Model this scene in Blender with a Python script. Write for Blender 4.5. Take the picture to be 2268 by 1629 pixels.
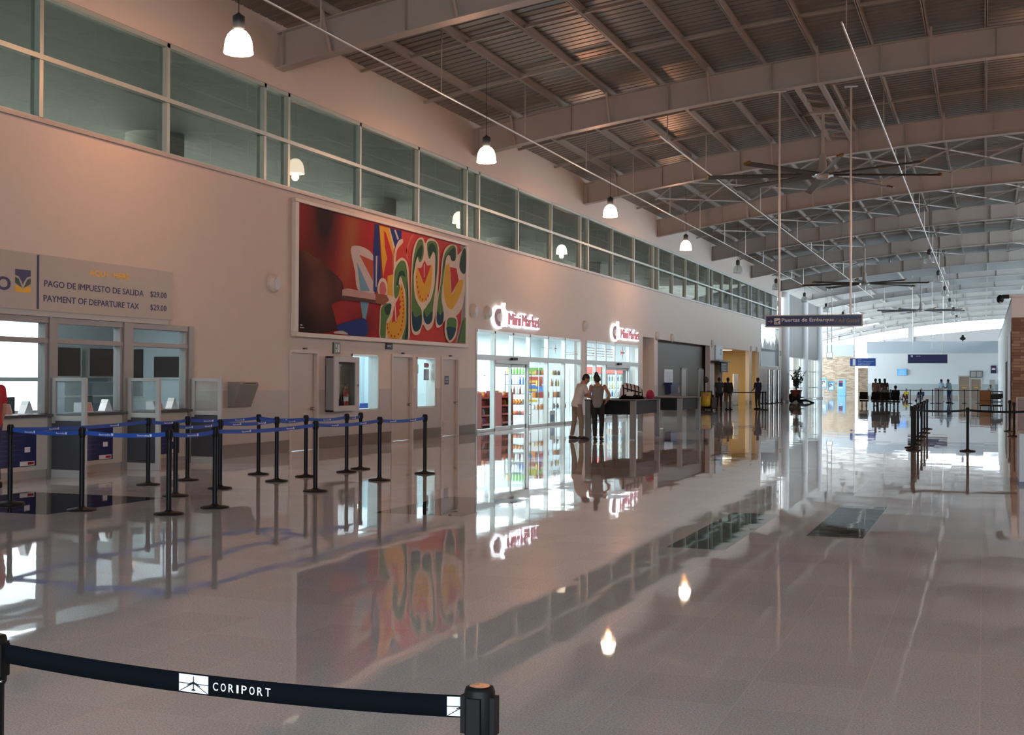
import bpy, bmesh, math, random
from mathutils import Vector, Matrix
from mathutils.geometry import tessellate_polygon

for _o in list(bpy.data.objects):
    bpy.data.objects.remove(_o)
random.seed(7)
SC = bpy.context.scene
COL = SC.collection
PI = math.pi

# ------------------------------------------------------------ camera
F_PX, YAW, PITCH, ROLL, EYE = 2800.0, .3577, .0092, .0047, 1.6
_fw = Vector((-math.sin(YAW), math.cos(YAW), 0))
_rt = Vector((math.cos(YAW), math.sin(YAW), 0))
_up = Vector((0, 0, 1))
_f2 = _fw * math.cos(PITCH) + _up * math.sin(PITCH)
_u2 = _up * math.cos(PITCH) - _fw * math.sin(PITCH)
_r3 = _rt * math.cos(ROLL) + _u2 * math.sin(ROLL)
_u3 = _u2 * math.cos(ROLL) - _rt * math.sin(ROLL)
cam = bpy.data.objects.new('camera', bpy.data.cameras.new('camera'))
COL.objects.link(cam)
cam.data.sensor_fit = 'HORIZONTAL'
cam.data.sensor_width = 36
cam.data.lens = F_PX / 2268 * 36
cam.data.clip_start = .1
cam.data.clip_end = 900
cam.matrix_world = Matrix(((_r3.x, _u3.x, -_f2.x, 0), (_r3.y, _u3.y, -_f2.y, 0), (_r3.z, _u3.z, -_f2.z, EYE), (0, 0, 0, 1)))
SC.camera = cam

# ------------------------------------------------------------ world, exposure
W = bpy.data.worlds.new('sky'); SC.world = W
W.use_nodes = True
_bg = W.node_tree.nodes['Background']
_bg.inputs[0].default_value = (.80, .91, 1.0, 1)
_bg.inputs[1].default_value = 9.0
SC.view_settings.view_transform = 'Standard'
SC.view_settings.look = 'None'
SC.view_settings.exposure = 0.0
SC.view_settings.gamma = 1.0
SC.view_settings.use_curve_mapping = False
SC.cycles.max_bounces = 7
SC.cycles.diffuse_bounces = 4
SC.cycles.glossy_bounces = 4
SC.cycles.transparent_max_bounces = 12
SC.cycles.caustics_reflective = False
SC.cycles.caustics_refractive = False
SC.cycles.sample_clamp_indirect = 6.0
SC.cycles.use_denoising = True

def light(name, kind, loc, energy, col=(1, 1, 1), size=1, size_y=None, rot=(0, 0, 0), portal=False, spot=None):
    d = bpy.data.lights.new(name, kind)
    d.energy = energy; d.color = col
    if kind == 'AREA':
        d.size = size
        if size_y: d.shape = 'RECTANGLE'; d.size_y = size_y
        if portal: d.cycles.is_portal = True
    elif kind == 'SUN': d.angle = size
    else: d.shadow_soft_size = size
    if spot: d.spot_size = spot; d.spot_blend = .6
    o = bpy.data.objects.new(name, d); COL.objects.link(o)
    o.location = loc; o.rotation_euler = rot
    return o

light('sun', 'SUN', (-60, 40, 60), 19.0, (1, .96, .9), .01, rot=(0, -math.radians(32), math.radians(-20)))
FLUO = (.86, .95, 1.0)
WARM = (1.0, .36, .15)
# fluorescent ceiling strips of the rooms behind the left wall
def strip_light(name, x, y, z, sx, sy, e, col=FLUO): return light(name, 'AREA', (x, y, z), e, col, sx, sy)
strip_light('bank_strip_light', -15.6, 15.6, 2.95, 2.2, 5.5, 150)
strip_light('office_strip_light', -15.4, 29.2, 2.6, 1.8, 4.6, 150)
strip_light('market_strip_light', -16.2, 38.6, 3.3, 3.4, 7.0, 800)
strip_light('market_strip_light', -16.2, 48.8, 3.3, 3.4, 7.0, 680)
strip_light('lobby_strip_light', -16.6, 76.5, 3.5, 2.6, 7.5, 260, (1.0, .78, .45))
# ------------------------------------------------------------ materials
def nodes_of(name):
    m = bpy.data.materials.new(name); m.use_nodes = True
    nt = m.node_tree
    return m, nt, nt.nodes['Principled BSDF']

def mat(name, col, rough=.5, metal=0, emit=0, ecol=None, vary=.08, scale=8, spec=None):
    """plain procedural surface: the colour broken up a little by noise"""
    m, nt, b = nodes_of(name)
    if vary:
        tc = nt.nodes.new('ShaderNodeTexCoord')
        n = nt.nodes.new('ShaderNodeTexNoise'); n.inputs['Scale'].default_value = scale; n.inputs['Detail'].default_value = 3
        nt.links.new(tc.outputs['Object'], n.inputs['Vector'])
        r = nt.nodes.new('ShaderNodeMix'); r.data_type = 'RGBA'
        r.inputs[6].default_value = tuple(c * (1 - vary) for c in col) + (1,)
        r.inputs[7].default_value = tuple(min(1, c * (1 + vary)) for c in col) + (1,)
        nt.links.new(n.outputs['Fac'], r.inputs[0]); nt.links.new(r.outputs[2], b.inputs['Base Color'])
    else:
        b.inputs['Base Color'].default_value = (*col, 1)
    b.inputs['Roughness'].default_value = rough
    b.inputs['Metallic'].default_value = metal
    if spec is not None: b.inputs['Specular IOR Level'].default_value = spec
    if emit:
        b.inputs['Emission Color'].default_value = (*(ecol or col), 1)
        b.inputs['Emission Strength'].default_value = emit
    return m

def glass_mat(name, tint=(.9, .95, .93), rough=0.0, F0=.04, milk=0.0):
    """thin pane: tinted see-through plus mirror by Fresnel"""
    m = bpy.data.materials.new(name); m.use_nodes = True
    nt = m.node_tree; nt.nodes.clear()
    out = nt.nodes.new('ShaderNodeOutputMaterial')
    tr = nt.nodes.new('ShaderNodeBsdfTransparent'); tr.inputs[0].default_value = (*tint, 1)
    gl = nt.nodes.new('ShaderNodeBsdfGlossy'); gl.inputs['Roughness'].default_value = rough
    lw = nt.nodes.new('ShaderNodeLayerWeight'); pw = nt.nodes.new('ShaderNodeMath'); pw.operation = 'POWER'; pw.inputs[1].default_value = 5
    fr = nt.nodes.new('ShaderNodeMath'); fr.operation = 'MULTIPLY_ADD'; fr.inputs[1].default_value = 1 - F0; fr.inputs[2].default_value = F0
    nt.links.new(lw.outputs['Facing'], pw.inputs[0]); nt.links.new(pw.outputs[0], fr.inputs[0])
    mx = nt.nodes.new('ShaderNodeMixShader')
    nt.links.new(fr.outputs[0], mx.inputs[0]); nt.links.new(tr.outputs[0], mx.inputs[1]); nt.links.new(gl.outputs[0], mx.inputs[2])
    last = mx
    if milk:
        df = nt.nodes.new('ShaderNodeBsdfDiffuse'); df.inputs[0].default_value = (.75, .8, .8, 1)
        m2 = nt.nodes.new('ShaderNodeMixShader'); m2.inputs[0].default_value = milk
        nt.links.new(mx.outputs[0], m2.inputs[1]); nt.links.new(df.outputs[0], m2.inputs[2]); last = m2
    nt.links.new(last.outputs[0], out.inputs[0])
    return m

M = {}
M['plaster'] = mat('white_plaster', (.62, .55, .495), .7, vary=.03, scale=3)
M['wains'] = mat('wainscot_tile', (.42, .385, .36), .35, vary=.05)
M['base'] = mat('dark_skirting_granite', (.19, .165, .15), .2, vary=.2, scale=60)
M['alu'] = mat('aluminium', (.50, .52, .50), .38, .55, vary=.03)
M['alu_brown'] = mat('dull_brown_grey_frame', (.26, .245, .235), .45, .2, vary=.04)
M['alu_green'] = mat('green_grey_aluminium', (.40, .47, .43), .4, .3, vary=.03)
M['gap_shade'] = mat('painted_gap_shade', (.02, .022, .022), .5, vary=0)
M['steel_paint'] = mat('grey_white_painted_steel', (.40, .375, .35), .45, vary=.05, scale=2)
M['purlin'] = mat('grey_purlin_paint', (.36, .33, .30), .45, vary=.06)
M['conduit'] = mat('galvanised_conduit', (.62, .6, .57), .3, .5, vary=.05)
M['black'] = mat('black_plastic', (.007, .007, .008), .5, vary=.1, spec=.2)
M['blackm'] = mat('black_powder_coat', (.006, .008, .010), .42, vary=.1, spec=.15)
M['dkgrey'] = mat('dark_grey_metal', (.05, .05, .055), .5, vary=.1)
M['grey'] = mat('mid_grey_paint', (.22, .22, .22), .45, vary=.05)
M['ltgrey'] = mat('light_grey_paint', (.42, .41, .39), .45, vary=.04)
M['white'] = mat('white_paint', (.8, .8, .79), .45, vary=.02)
M['cream'] = mat('cream_paint', (.62, .58, .52), .5, vary=.03)
M['chrome'] = mat('polished_steel', (.72, .73, .74), .12, 1, vary=.02)
M['brass'] = mat('satin_steel_knob', (.55, .5, .42), .25, 1, vary=.02)
M['blue'] = mat('royal_blue_webbing', (.012, .075, .40), .6, vary=.08, scale=60)
M['navy'] = mat('navy_sign_face', (.008, .020, .12), .35, vary=.05)
M['navypanel'] = mat('navy_poster_board', (.010, .018, .10), .4, vary=.05)
M['signblue'] = mat('bright_blue_sign', (.02, .085, .40), .4, vary=.05)
M['letter'] = mat('white_lettering', (.78, .78, .78), .5, vary=0)
M['letter_b'] = mat('navy_lettering', (.02, .025, .11), .5, vary=0)
M['letter_y'] = mat('yellow_lettering', (.80, .44, .02), .5, vary=0)
M['letter_gold'] = mat('tan_lettering', (.45, .27, .16), .5, vary=0)
M['letter_r'] = mat('red_acrylic', (.42, .012, .018), .3, vary=.05)
M['glow'] = mat('lit_white_acrylic', (.9, .92, 1), .4, emit=2.0, ecol=(.86, .92, 1), vary=0)
M['red'] = mat('red_enamel', (.40, .02, .02), .35, vary=.08)
M['redc'] = mat('red_cotton', (.42, .015, .03), .8, vary=.1)
M['yellow'] = mat('yellow_vinyl', (.62, .42, .015), .5, vary=.08)
M['orange'] = mat('orange_wood', (.85, .36, .10), .45, vary=.15)
M['rust'] = mat('rust_orange_laminate', (.32, .075, .02), .4, vary=.08)
M['brown'] = mat('brown_laminate', (.17, .075, .04), .35, vary=.12)
M['taupe'] = mat('taupe_door_leaf', (.30, .22, .17), .4, vary=.04)
M['doorleaf'] = mat('beige_door_leaf', (.45, .39, .34), .4, vary=.03)
M['doorframe'] = mat('beige_door_frame', (.50, .43, .38), .4, vary=.03)
M['skyglow'] = mat('flight_screen', (.03, .2, .6), .3, emit=1.2, ecol=(.06, .34, .95), vary=0)
M['tube'] = mat('lit_fluorescent_tube', (1, 1, 1), .4, emit=9, ecol=(.9, .96, 1), vary=0)
M['panel_lit'] = mat('lit_ceiling_disc', (1, 1, 1), .4, emit=7, ecol=(1, .93, .8), vary=0)
M['clear'] = glass_mat('clear_pane', (.93, .97, .96))
M['tint'] = glass_mat('green_tinted_pane', (.285, .29, .262), F0=.022)
M['wingglass'] = glass_mat('privacy_pane', (.8, .86, .86), milk=.12)

def brick_mat(name, c1, c2, cm, scale, ry):
    m, nt, b = nodes_of(name)
    tc = nt.nodes.new('ShaderNodeTexCoord')
    mp = nt.nodes.new('ShaderNodeMapping'); mp.inputs['Rotation'].default_value = ry
    br = nt.nodes.new('ShaderNodeTexBrick')
    br.inputs['Color1'].default_value = (*c1, 1); br.inputs['Color2'].default_value = (*c2, 1); br.inputs['Mortar'].default_value = (*cm, 1)
    br.inputs['Scale'].default_value = scale; br.inputs['Mortar Size'].default_value = .008; br.inputs['Bias'].default_value = -.1
    br.inputs['Brick Width'].default_value = .7; br.inputs['Row Height'].default_value = .16
    nt.links.new(tc.outputs['Object'], mp.inputs[0]); nt.links.new(mp.outputs[0], br.inputs['Vector'])
    nt.links.new(br.outputs['Color'], b.inputs['Base Color'])
    bp = nt.nodes.new('ShaderNodeBump'); bp.inputs['Strength'].default_value = .5; bp.inputs['Distance'].default_value = .03; bp.invert = True
    nt.links.new(br.outputs['Fac'], bp.inputs['Height']); nt.links.new(bp.outputs[0], b.inputs['Normal'])
    b.inputs['Roughness'].default_value = .8
    return m
M['brick'] = brick_mat('ledger_stone', (.16, .075, .045), (.34, .20, .12), (.07, .035, .02), 1.15, (PI / 2, 0, 0))
M['stone'] = brick_mat('pale_ledger_stone', (.38, .28, .19), (.66, .57, .44), (.22, .15, .1), 1.7, (PI / 2, 0, 0))

def floor_material():
    m, nt, b = nodes_of('polished_granite_tiles')
    N, L = nt.nodes, nt.links
    geo = N.new('ShaderNodeNewGeometry')
    sep = N.new('ShaderNodeSeparateXYZ'); L.new(geo.outputs['Position'], sep.inputs[0])
    def math_(op, a, bb=None, c=None):
        n = N.new('ShaderNodeMath'); n.operation = op
        for i, v in enumerate((a, bb, c)):
            if v is None: continue
            if isinstance(v, (int, float)): n.inputs[i].default_value = v
            else: L.new(v, n.inputs[i])
        return n.outputs[0]
    T = .566
    tx = math_('DIVIDE', math_('ADD', sep.outputs['X'], .02), T)
    ty = math_('DIVIDE', math_('SUBTRACT', sep.outputs['Y'], 11.86), T)
    ix, iy = math_('FLOOR', tx), math_('FLOOR', ty)
    fx, fy = math_('SUBTRACT', tx, ix), math_('SUBTRACT', ty, iy)
    ex = math_('MINIMUM', fx, math_('SUBTRACT', 1.0, fx)); ey = math_('MINIMUM', fy, math_('SUBTRACT', 1.0, fy))
    grout = math_('LESS_THAN', math_('MINIMUM', ex, ey), .005)
    cmb = N.new('ShaderNodeCombineXYZ'); L.new(ix, cmb.inputs[0]); L.new(iy, cmb.inputs[1])
    wn = N.new('ShaderNodeTexWhiteNoise'); wn.noise_dimensions = '3D'; L.new(cmb.outputs[0], wn.inputs['Vector'])
    # granite speckle
    vor = N.new('ShaderNodeTexNoise'); vor.inputs['Scale'].default_value = 95; vor.inputs['Detail'].default_value = 5; vor.inputs['Roughness'].default_value = .8
    L.new(geo.outputs['Position'], vor.inputs['Vector'])
    ramp = N.new('ShaderNodeValToRGB')
    e = ramp.color_ramp.elements
    e[0].position = .34; e[0].color = (.31, .318, .33, 1); e[1].position = .66; e[1].color = (.78, .80, .83, 1)
    e2 = ramp.color_ramp.elements.new(.5); e2.color = (.58, .595, .615, 1)
    L.new(vor.outputs['Fac'], ramp.inputs[0])
    big = N.new('ShaderNodeTexNoise'); big.inputs['Scale'].default_value = .35; L.new(geo.outputs['Position'], big.inputs['Vector'])
    tone = math_('ADD', math_('MULTIPLY', wn.outputs['Value'], .09), math_('ADD', math_('MULTIPLY', big.outputs['Fac'], .15), .88))
    cc = N.new('ShaderNodeCombineXYZ')
    for i in range(3): L.new(tone, cc.inputs[i])
    mul = N.new('ShaderNodeMix'); mul.data_type = 'RGBA'; mul.blend_type = 'MULTIPLY'; mul.inputs[0].default_value = 1
    L.new(ramp.outputs[0], mul.inputs[6]); L.new(cc.outputs[0], mul.inputs[7])
    # dark inlaid slabs; the one by the payment counter also paints the counter's reflection
    def inlay(x0, x1, y0, y1):
        a = math_('MULTIPLY', math_('GREATER_THAN', sep.outputs['X'], x0), math_('LESS_THAN', sep.outputs['X'], x1))
        bq = math_('MULTIPLY', math_('GREATER_THAN', sep.outputs['Y'], y0), math_('LESS_THAN', sep.outputs['Y'], y1))
        return math_('MULTIPLY', a, bq)
    acc = None
    for r in ((-2.85, -2.284, 11.86, 15.256), (-1.718, -1.152, 13.275, 16.67), (-6.82, -5.68, 13.558, 15.822), (-12.47, -10.2, 11.86, 14.124), (-7.95, -6.82, 30.5, 33.4), (-5.1, -4.55, 24.3, 27.7)):
        v = inlay(*r); acc = v if acc is None else math_('MAXIMUM', acc, v)
    dk = N.new('ShaderNodeMix'); dk.data_type = 'RGBA'; L.new(acc, dk.inputs[0]); L.new(mul.outputs[2], dk.inputs[6])
    dk.inputs[7].default_value = (.022, .024, .022, 1)
    g = N.new('ShaderNodeMix'); g.data_type = 'RGBA'; L.new(math_('MULTIPLY', grout, math_('SUBTRACT', 1.0, acc)), g.inputs[0]); L.new(dk.outputs[2], g.inputs[6])
    g.inputs[7].default_value = (.68, .65, .62, 1)
    L.new(g.outputs[2], b.inputs['Base Color'])
    b.inputs['Roughness'].default_value = .025
    b.inputs['IOR'].default_value = 1.38
    # every tile lies a hair out of level, and its polish undulates
    sub = N.new('ShaderNodeVectorMath'); sub.operation = 'SUBTRACT'; L.new(wn.outputs['Color'], sub.inputs[0]); sub.inputs[1].default_value = (.5, .5, .5)
    sc = N.new('ShaderNodeVectorMath'); sc.operation = 'MULTIPLY'; L.new(sub.outputs[0], sc.inputs[0]); sc.inputs[1].default_value = (.0026, .0034, 0)
    un = N.new('ShaderNodeTexNoise'); un.inputs['Scale'].default_value = 4.5; un.inputs['Detail'].default_value = 1; L.new(geo.outputs['Position'], un.inputs['Vector'])
    s2 = N.new('ShaderNodeVectorMath'); s2.operation = 'SUBTRACT'; L.new(un.outputs['Color'], s2.inputs[0]); s2.inputs[1].default_value = (.5, .5, .5)
    s3 = N.new('ShaderNodeVectorMath'); s3.operation = 'MULTIPLY'; L.new(s2.outputs[0], s3.inputs[0]); s3.inputs[1].default_value = (.0028, .0040, 0)
    ad = N.new('ShaderNodeVectorMath'); L.new(sc.outputs[0], ad.inputs[0]); L.new(s3.outputs[0], ad.inputs[1])
    a2 = N.new('ShaderNodeVectorMath'); L.new(geo.outputs['Normal'], a2.inputs[0]); L.new(ad.outputs[0], a2.inputs[1])
    nn = N.new('ShaderNodeVectorMath'); nn.operation = 'NORMALIZE'; L.new(a2.outputs[0], nn.inputs[0])
    L.new(nn.outputs[0], b.inputs['Normal'])
    return m
M['floor'] = floor_material()
# ------------------------------------------------------------ mesh building
class MB:
    def __init__(s): s.v = []; s.f = []; s.mi = []; s.sm = []
    def add(s, vs, fs, mi=0, smooth=False):
        b = len(s.v); s.v += [tuple(v) for v in vs]
        for f in fs: s.f.append(tuple(b + i for i in f)); s.mi.append(mi); s.sm.append(smooth)
        return s
    def box(s, x0, x1, y0, y1, z0, z1, mi=0):
        x0, x1 = min(x0, x1), max(x0, x1); y0, y1 = min(y0, y1), max(y0, y1); z0, z1 = min(z0, z1), max(z0, z1)
        return s.add([(x0, y0, z0), (x1, y0, z0), (x1, y1, z0), (x0, y1, z0), (x0, y0, z1), (x1, y0, z1), (x1, y1, z1), (x0, y1, z1)],
                     [(0, 3, 2, 1), (4, 5, 6, 7), (0, 1, 5, 4), (1, 2, 6, 5), (2, 3, 7, 6), (3, 0, 4, 7)], mi)
    def cyl(s, p0, p1, r0, r1=None, n=16, mi=0, caps=True, smooth=True):
        p0, p1 = Vector(p0), Vector(p1); r1 = r0 if r1 is None else r1
        d = (p1 - p0).normalized(); a = d.orthogonal().normalized(); b = d.cross(a)
        vs = []
        for p, r in ((p0, r0), (p1, r1)):
            vs += [p + (a * math.cos(2 * PI * k / n) + b * math.sin(2 * PI * k / n)) * r for k in range(n)]
        s.add(vs, [(k, (k + 1) % n, n + (k + 1) % n, n + k) for k in range(n)], mi, smooth)
        if caps:
            s.add(vs[:n], [tuple(range(n - 1, -1, -1))], mi); s.add(vs[n:], [tuple(range(n))], mi)
        return s
    def lathe(s, prof, c=(0, 0, 0), n=24, mi=0, smooth=True):
        """prof: (radius, z) from bottom up, about the vertical axis through c"""
        vs = []
        for r, z in prof: vs += [(c[0] + r * math.cos(2 * PI * k / n), c[1] + r * math.sin(2 * PI * k / n), c[2] + z) for k in range(n)]
        fs = []
        for i in range(len(prof) - 1):
            fs += [(i * n + k, i * n + (k + 1) % n, (i + 1) * n + (k + 1) % n, (i + 1) * n + k) for k in range(n)]
        s.add(vs, fs, mi, smooth)
        if prof[0][0] > 1e-4: s.add(vs[:n], [tuple(range(n - 1, -1, -1))], mi)
        if prof[-1][0] > 1e-4: s.add(vs[-n:], [tuple(range(n))], mi)
        return s
    def tube(s, pts, r, n=10, mi=0):
        for a, b in zip(pts[:-1], pts[1:]): s.cyl(a, b, r, n=n, mi=mi)
        return s
    def bar(s, p0, p1, w, h, mi=0, up=(0, 0, 1)):
        """square bar from p0 to p1: w wide, h along up"""
        p0, p1 = Vector(p0), Vector(p1); d = (p1 - p0).normalized(); u = Vector(up); sd = d.cross(u)
        sd = sd.normalized() if sd.length > 1e-5 else d.orthogonal().normalized(); u = sd.cross(d).normalized()
        vs = []
        for p in (p0, p1): vs += [p + sd * a * w / 2 + u * b * h / 2 for a, b in ((-1, -1), (1, -1), (1, 1), (-1, 1))]
        return s.add(vs, [(3, 2, 1, 0), (4, 5, 6, 7), (0, 1, 5, 4), (1, 2, 6, 5), (2, 3, 7, 6), (3, 0, 4, 7)], mi)
    def ell(s, c, r, mi=0, n=14, m=9, rot=None):
        vs = []; c = Vector(c)
        for i in range(m + 1):
            t = PI * i / m
            for k in range(n):
                p = Vector((r[0] * math.sin(t) * math.cos(2 * PI * k / n), r[1] * math.sin(t) * math.sin(2 * PI * k / n), -r[2] * math.cos(t)))
                vs.append(c + (rot @ p if rot else p))
        return s.add(vs, [(i * n + k, i * n + (k + 1) % n, (i + 1) * n + (k + 1) % n, (i + 1) * n + k) for i in range(m) for k in range(n)], mi, True)
    def poly(s, pts, o, ex, ey, mi=0, depth=0):
        """flat outline pts (x, y) laid in the plane o + x*ex + y*ey, optionally given depth along ex x ey"""
        o, ex, ey = Vector(o), Vector(ex), Vector(ey); ez = ex.cross(ey)
        area = sum(a[0] * b[1] - b[0] * a[1] for a, b in zip(pts, pts[1:] + pts[:1]))
        if area < 0: pts = pts[::-1]
        tri = tessellate_polygon([[Vector((x, y, 0)) for x, y in pts]])
        P = [o + ex * x + ey * y for x, y in pts]; n = len(P)
        def ccw(t):
            a, b, c = (pts[i] for i in t)
            return t if (b[0] - a[0]) * (c[1] - a[1]) - (b[1] - a[1]) * (c[0] - a[0]) > 0 else t[::-1]
        top = [p + ez * depth for p in P]
        s.add(top, [ccw(tuple(t)) for t in tri], mi)
        if depth:
            s.add(P, [ccw(tuple(t))[::-1] for t in tri], mi)
            s.add(P + top, [(k, (k + 1) % n, n + (k + 1) % n, n + k) for k in range(n)], mi)
        return s
    def mesh(s, name, mats):
        me = bpy.data.meshes.new(name)
        me.from_pydata([tuple(v) for v in s.v], [], s.f)
        for m in (mats if isinstance(mats, (list, tuple)) else [mats]): me.materials.append(m)
        me.polygons.foreach_set('material_index', s.mi)
        me.polygons.foreach_set('use_smooth', s.sm)
        me.update()
        return me
    def build(s, name, mats, parent=None, loc=None, bev=0):
        o = bpy.data.objects.new(name, s.mesh(name, mats)); COL.objects.link(o)
        if parent: o.parent = parent
        if loc: o.location = loc
        if bev:
            b = o.modifiers.new('bevel', 'BEVEL'); b.width = bev; b.segments = 2; b.limit_method = 'ANGLE'
        return o

def tag(o, label=None, cat=None, group=None, kind=None):
    if label: o['label'] = label
    if cat: o['category'] = cat
    if group: o['group'] = group
    if kind: o['kind'] = kind
    return o

def thing(name, label, cat, loc=(0, 0, 0), rz=0, group=None):
    o = bpy.data.objects.new(name, None); COL.objects.link(o)
    o.empty_display_size = .2
    o.location = loc; o.rotation_euler = (0, 0, rz)
    return tag(o, label, cat, group)

def struct(mb, name, m, bev=0): return tag(mb.build(name, m, bev=bev), kind='structure')

def dup(root, loc, rz=None, label=None, group=None, skip=()):
    r = root.copy(); COL.objects.link(r); r.location = loc
    if rz is not None: r.rotation_euler = (0, 0, rz)
    if label: r['label'] = label
    if group: r['group'] = group
    def rec(src, dst):
        for ch in list(src.children):
            if ch.name.split('.')[0] in skip: continue
            c = ch.copy(); COL.objects.link(c); c.parent = dst
            rec(ch, c)
    rec(root, r)
    return r

def smooth_loop(pts, k=5):
    n = len(pts); out = []
    for i in range(n):
        p0, p1, p2, p3 = pts[i - 1], pts[i], pts[(i + 1) % n], pts[(i + 2) % n]
        for j in range(k):
            t = j / k
            out.append(tuple(.5 * (2 * p1[a] + (p2[a] - p0[a]) * t + (2 * p0[a] - 5 * p1[a] + 4 * p2[a] - p3[a]) * t * t + (3 * p1[a] - p0[a] - 3 * p2[a] + p3[a]) * t ** 3) for a in (0, 1)))
    return out

EX, EY, EZ = Vector((1, 0, 0)), Vector((0, 1, 0)), Vector((0, 0, 1))
_textcache = {}
def text_geo(s, bold=0.0):
    if (s, bold) in _textcache: return _textcache[(s, bold)]
    cu = bpy.data.curves.new('t', 'FONT'); cu.body = s; cu.size = 1; cu.resolution_u = 4 if len(s) < 12 else 3
    o = bpy.data.objects.new('t', cu); COL.objects.link(o)
    dg = bpy.context.evaluated_depsgraph_get()
    me = bpy.data.meshes.new_from_object(o.evaluated_get(dg))
    vs = [tuple(v.co) for v in me.vertices]; fs = [tuple(p.vertices) for p in me.polygons]
    bpy.data.objects.remove(o); bpy.data.curves.remove(cu); bpy.data.meshes.remove(me)
    _textcache[(s, bold)] = (vs, fs)
    return vs, fs

def text(mb, s, o, ex, ey, width, height, mi=0, bold=0.0, slant=0.0, depth=0.0):
    """lettering fitted to width x height with its lower left corner at o; bold lays a few shifted strokes"""
    if bold:
        d = bold * height * 1.4
        for i, (a, b) in enumerate(((0, 0), (2, 0), (1, 1), (1, -1)) if bold < .03 else ((0, 0), (2, 0), (0, 1.5), (2, 1.5), (0, -1.5), (2, -1.5), (1, 2), (1, -2))):
            text(mb, s, Vector(o) + Vector(ex) * (a * d) + Vector(ey) * (b * d * .5) + Vector(ex).cross(Vector(ey)) * (i * .00015), ex, ey, width - 2 * d, height, mi, 0, slant, depth)
        return mb
    vs, fs = text_geo(s, 0)
    x0 = min(v[0] for v in vs); x1 = max(v[0] for v in vs); y0 = min(v[1] for v in vs); y1 = max(v[1] for v in vs)
    sx, sy = width / (x1 - x0), height / (y1 - y0)
    o, ex, ey = Vector(o), Vector(ex), Vector(ey); ez = ex.cross(ey)
    P = [o + ex * ((v[0] - x0) * sx + slant * (v[1] - y0) * sy) + ey * ((v[1] - y0) * sy) for v in vs]
    if depth:
        top = [p + ez * depth for p in P]; mb.add(top, fs, mi)
        from collections import Counter
        c = Counter()
        for f in fs:
            for a, b in zip(f, f[1:] + f[:1]): c[(a, b)] += 1
        n = len(P)
        mb.add(P + top, [(a, b, b + n, a + n) for (a, b) in c if (b, a) not in c], mi)
    else:
        mb.add(P, fs, mi)
    return mb

ORD = ['first', 'second', 'third', 'fourth', 'fifth', 'sixth', 'seventh', 'eighth', 'ninth', 'tenth', 'eleventh', 'twelfth', 'thirteenth', 'fourteenth', 'fifteenth', 'sixteenth', 'seventeenth', 'eighteenth', 'nineteenth', 'twentieth', 'twenty-first', 'twenty-second']

# the arched roof: height of the girders' underside across the hall
XL = -14.06
def arc(x):
    u = x - XL
    return 8.15 + .1828 * u - .0045 * u * u
# ------------------------------------------------------------ shell: floor, walls, roof deck
m = MB(); m.box(-19.6, 15, -9, 190, -.2, 0); struct(m, 'floor', M['floor'])
dark_matte = mat('unseen_dark_matte', (.03, .03, .032), .85, vary=.15, scale=2)
m = MB(); m.box(-26, -19.6, -9, 96, -.2, 0); m.box(-26, 15, -60, -9.2, -.2, -.02); struct(m, 'floor_added_dark', dark_matte)  # unseen dark ground added to keep the canopy soffit dim near the wall
m = MB(); m.box(-26, -19.6, 96, 190, -.2, 0); struct(m, 'floor_terrace', M['floor'])
m = MB(); m.box(-19.6, XL - .26, -9, 94.6, 3.74, 3.8); struct(m, 'ceiling_added_lid', dark_matte)  # unseen dark lid added to stop the white room tops lighting the soffit
m = MB(); m.box(-70, -26, -30, 260, -.22, -.02); m.box(-26, 60, 190, 260, -.22, -.02)
struct(m, 'floor_outside', mat('sunlit_paving', (.78, .78, .76), .9, vary=.08, scale=1))

def wall_with_holes(mb, x0, x1, ys, zs, holes, axis='x'):
    """wall between planes x0 and x1 over ys x zs, leaving out holes (y0, y1, z0, z1)"""
    Y = sorted({*ys, *[v for h in holes for v in h[:2] if ys[0] < v < ys[1]]})
    for a, b in zip(Y[:-1], Y[1:]):
        c = (a + b) / 2
        z = zs[0]
        for h in sorted([h for h in holes if h[0] <= c <= h[1]], key=lambda h: h[2]):
            if h[2] > z:
                mb.box(x0, x1, a, b, z, h[2]) if axis == 'x' else mb.box(a, b, x0, x1, z, h[2])
            z = max(z, h[3])
        if z < zs[1]:
            mb.box(x0, x1, a, b, z, zs[1]) if axis == 'x' else mb.box(a, b, x0, x1, z, zs[1])

HOLES = [(12.8, 20.25, 0, 2.56), (23.94, 25.06, 0, 2.16), (26.74, 28.16, .82, 2.18), (28.95, 30.1, 0, 2.16), (30.41, 31.62, .82, 2.17), (32.07, 33.17, 0, 2.15),
         (34.57, 44.9, 0, 3.07), (45.57, 53.22, 0, 3.07), (54.02, 56.04, 0, 3.5), (56.74, 68.48, 0, 3.47), (69.75, 72.0, 0, 2.62),
         (72.12, 80.86, 0, 3.47), (81.7, 84.5, 0, 3.5), (85.15, 93.2, 2.55, 5.4)]
W0, W1 = XL - .25, XL
m = MB(); wall_with_holes(m, W0, W1, (-9, 94.7), (0, 5.66), HOLES); struct(m, 'wall_left', M['plaster'])
m = MB(); m.box(W0, W1, -9, 94.7, 7.76, 9.6); struct(m, 'wall_left_upper', M['plaster'])
m = MB(); m.box(W0 - .02, W1 + .05, -9, 94.7, 5.64, 5.71); struct(m, 'trim_1', M['steel_paint'])
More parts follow.
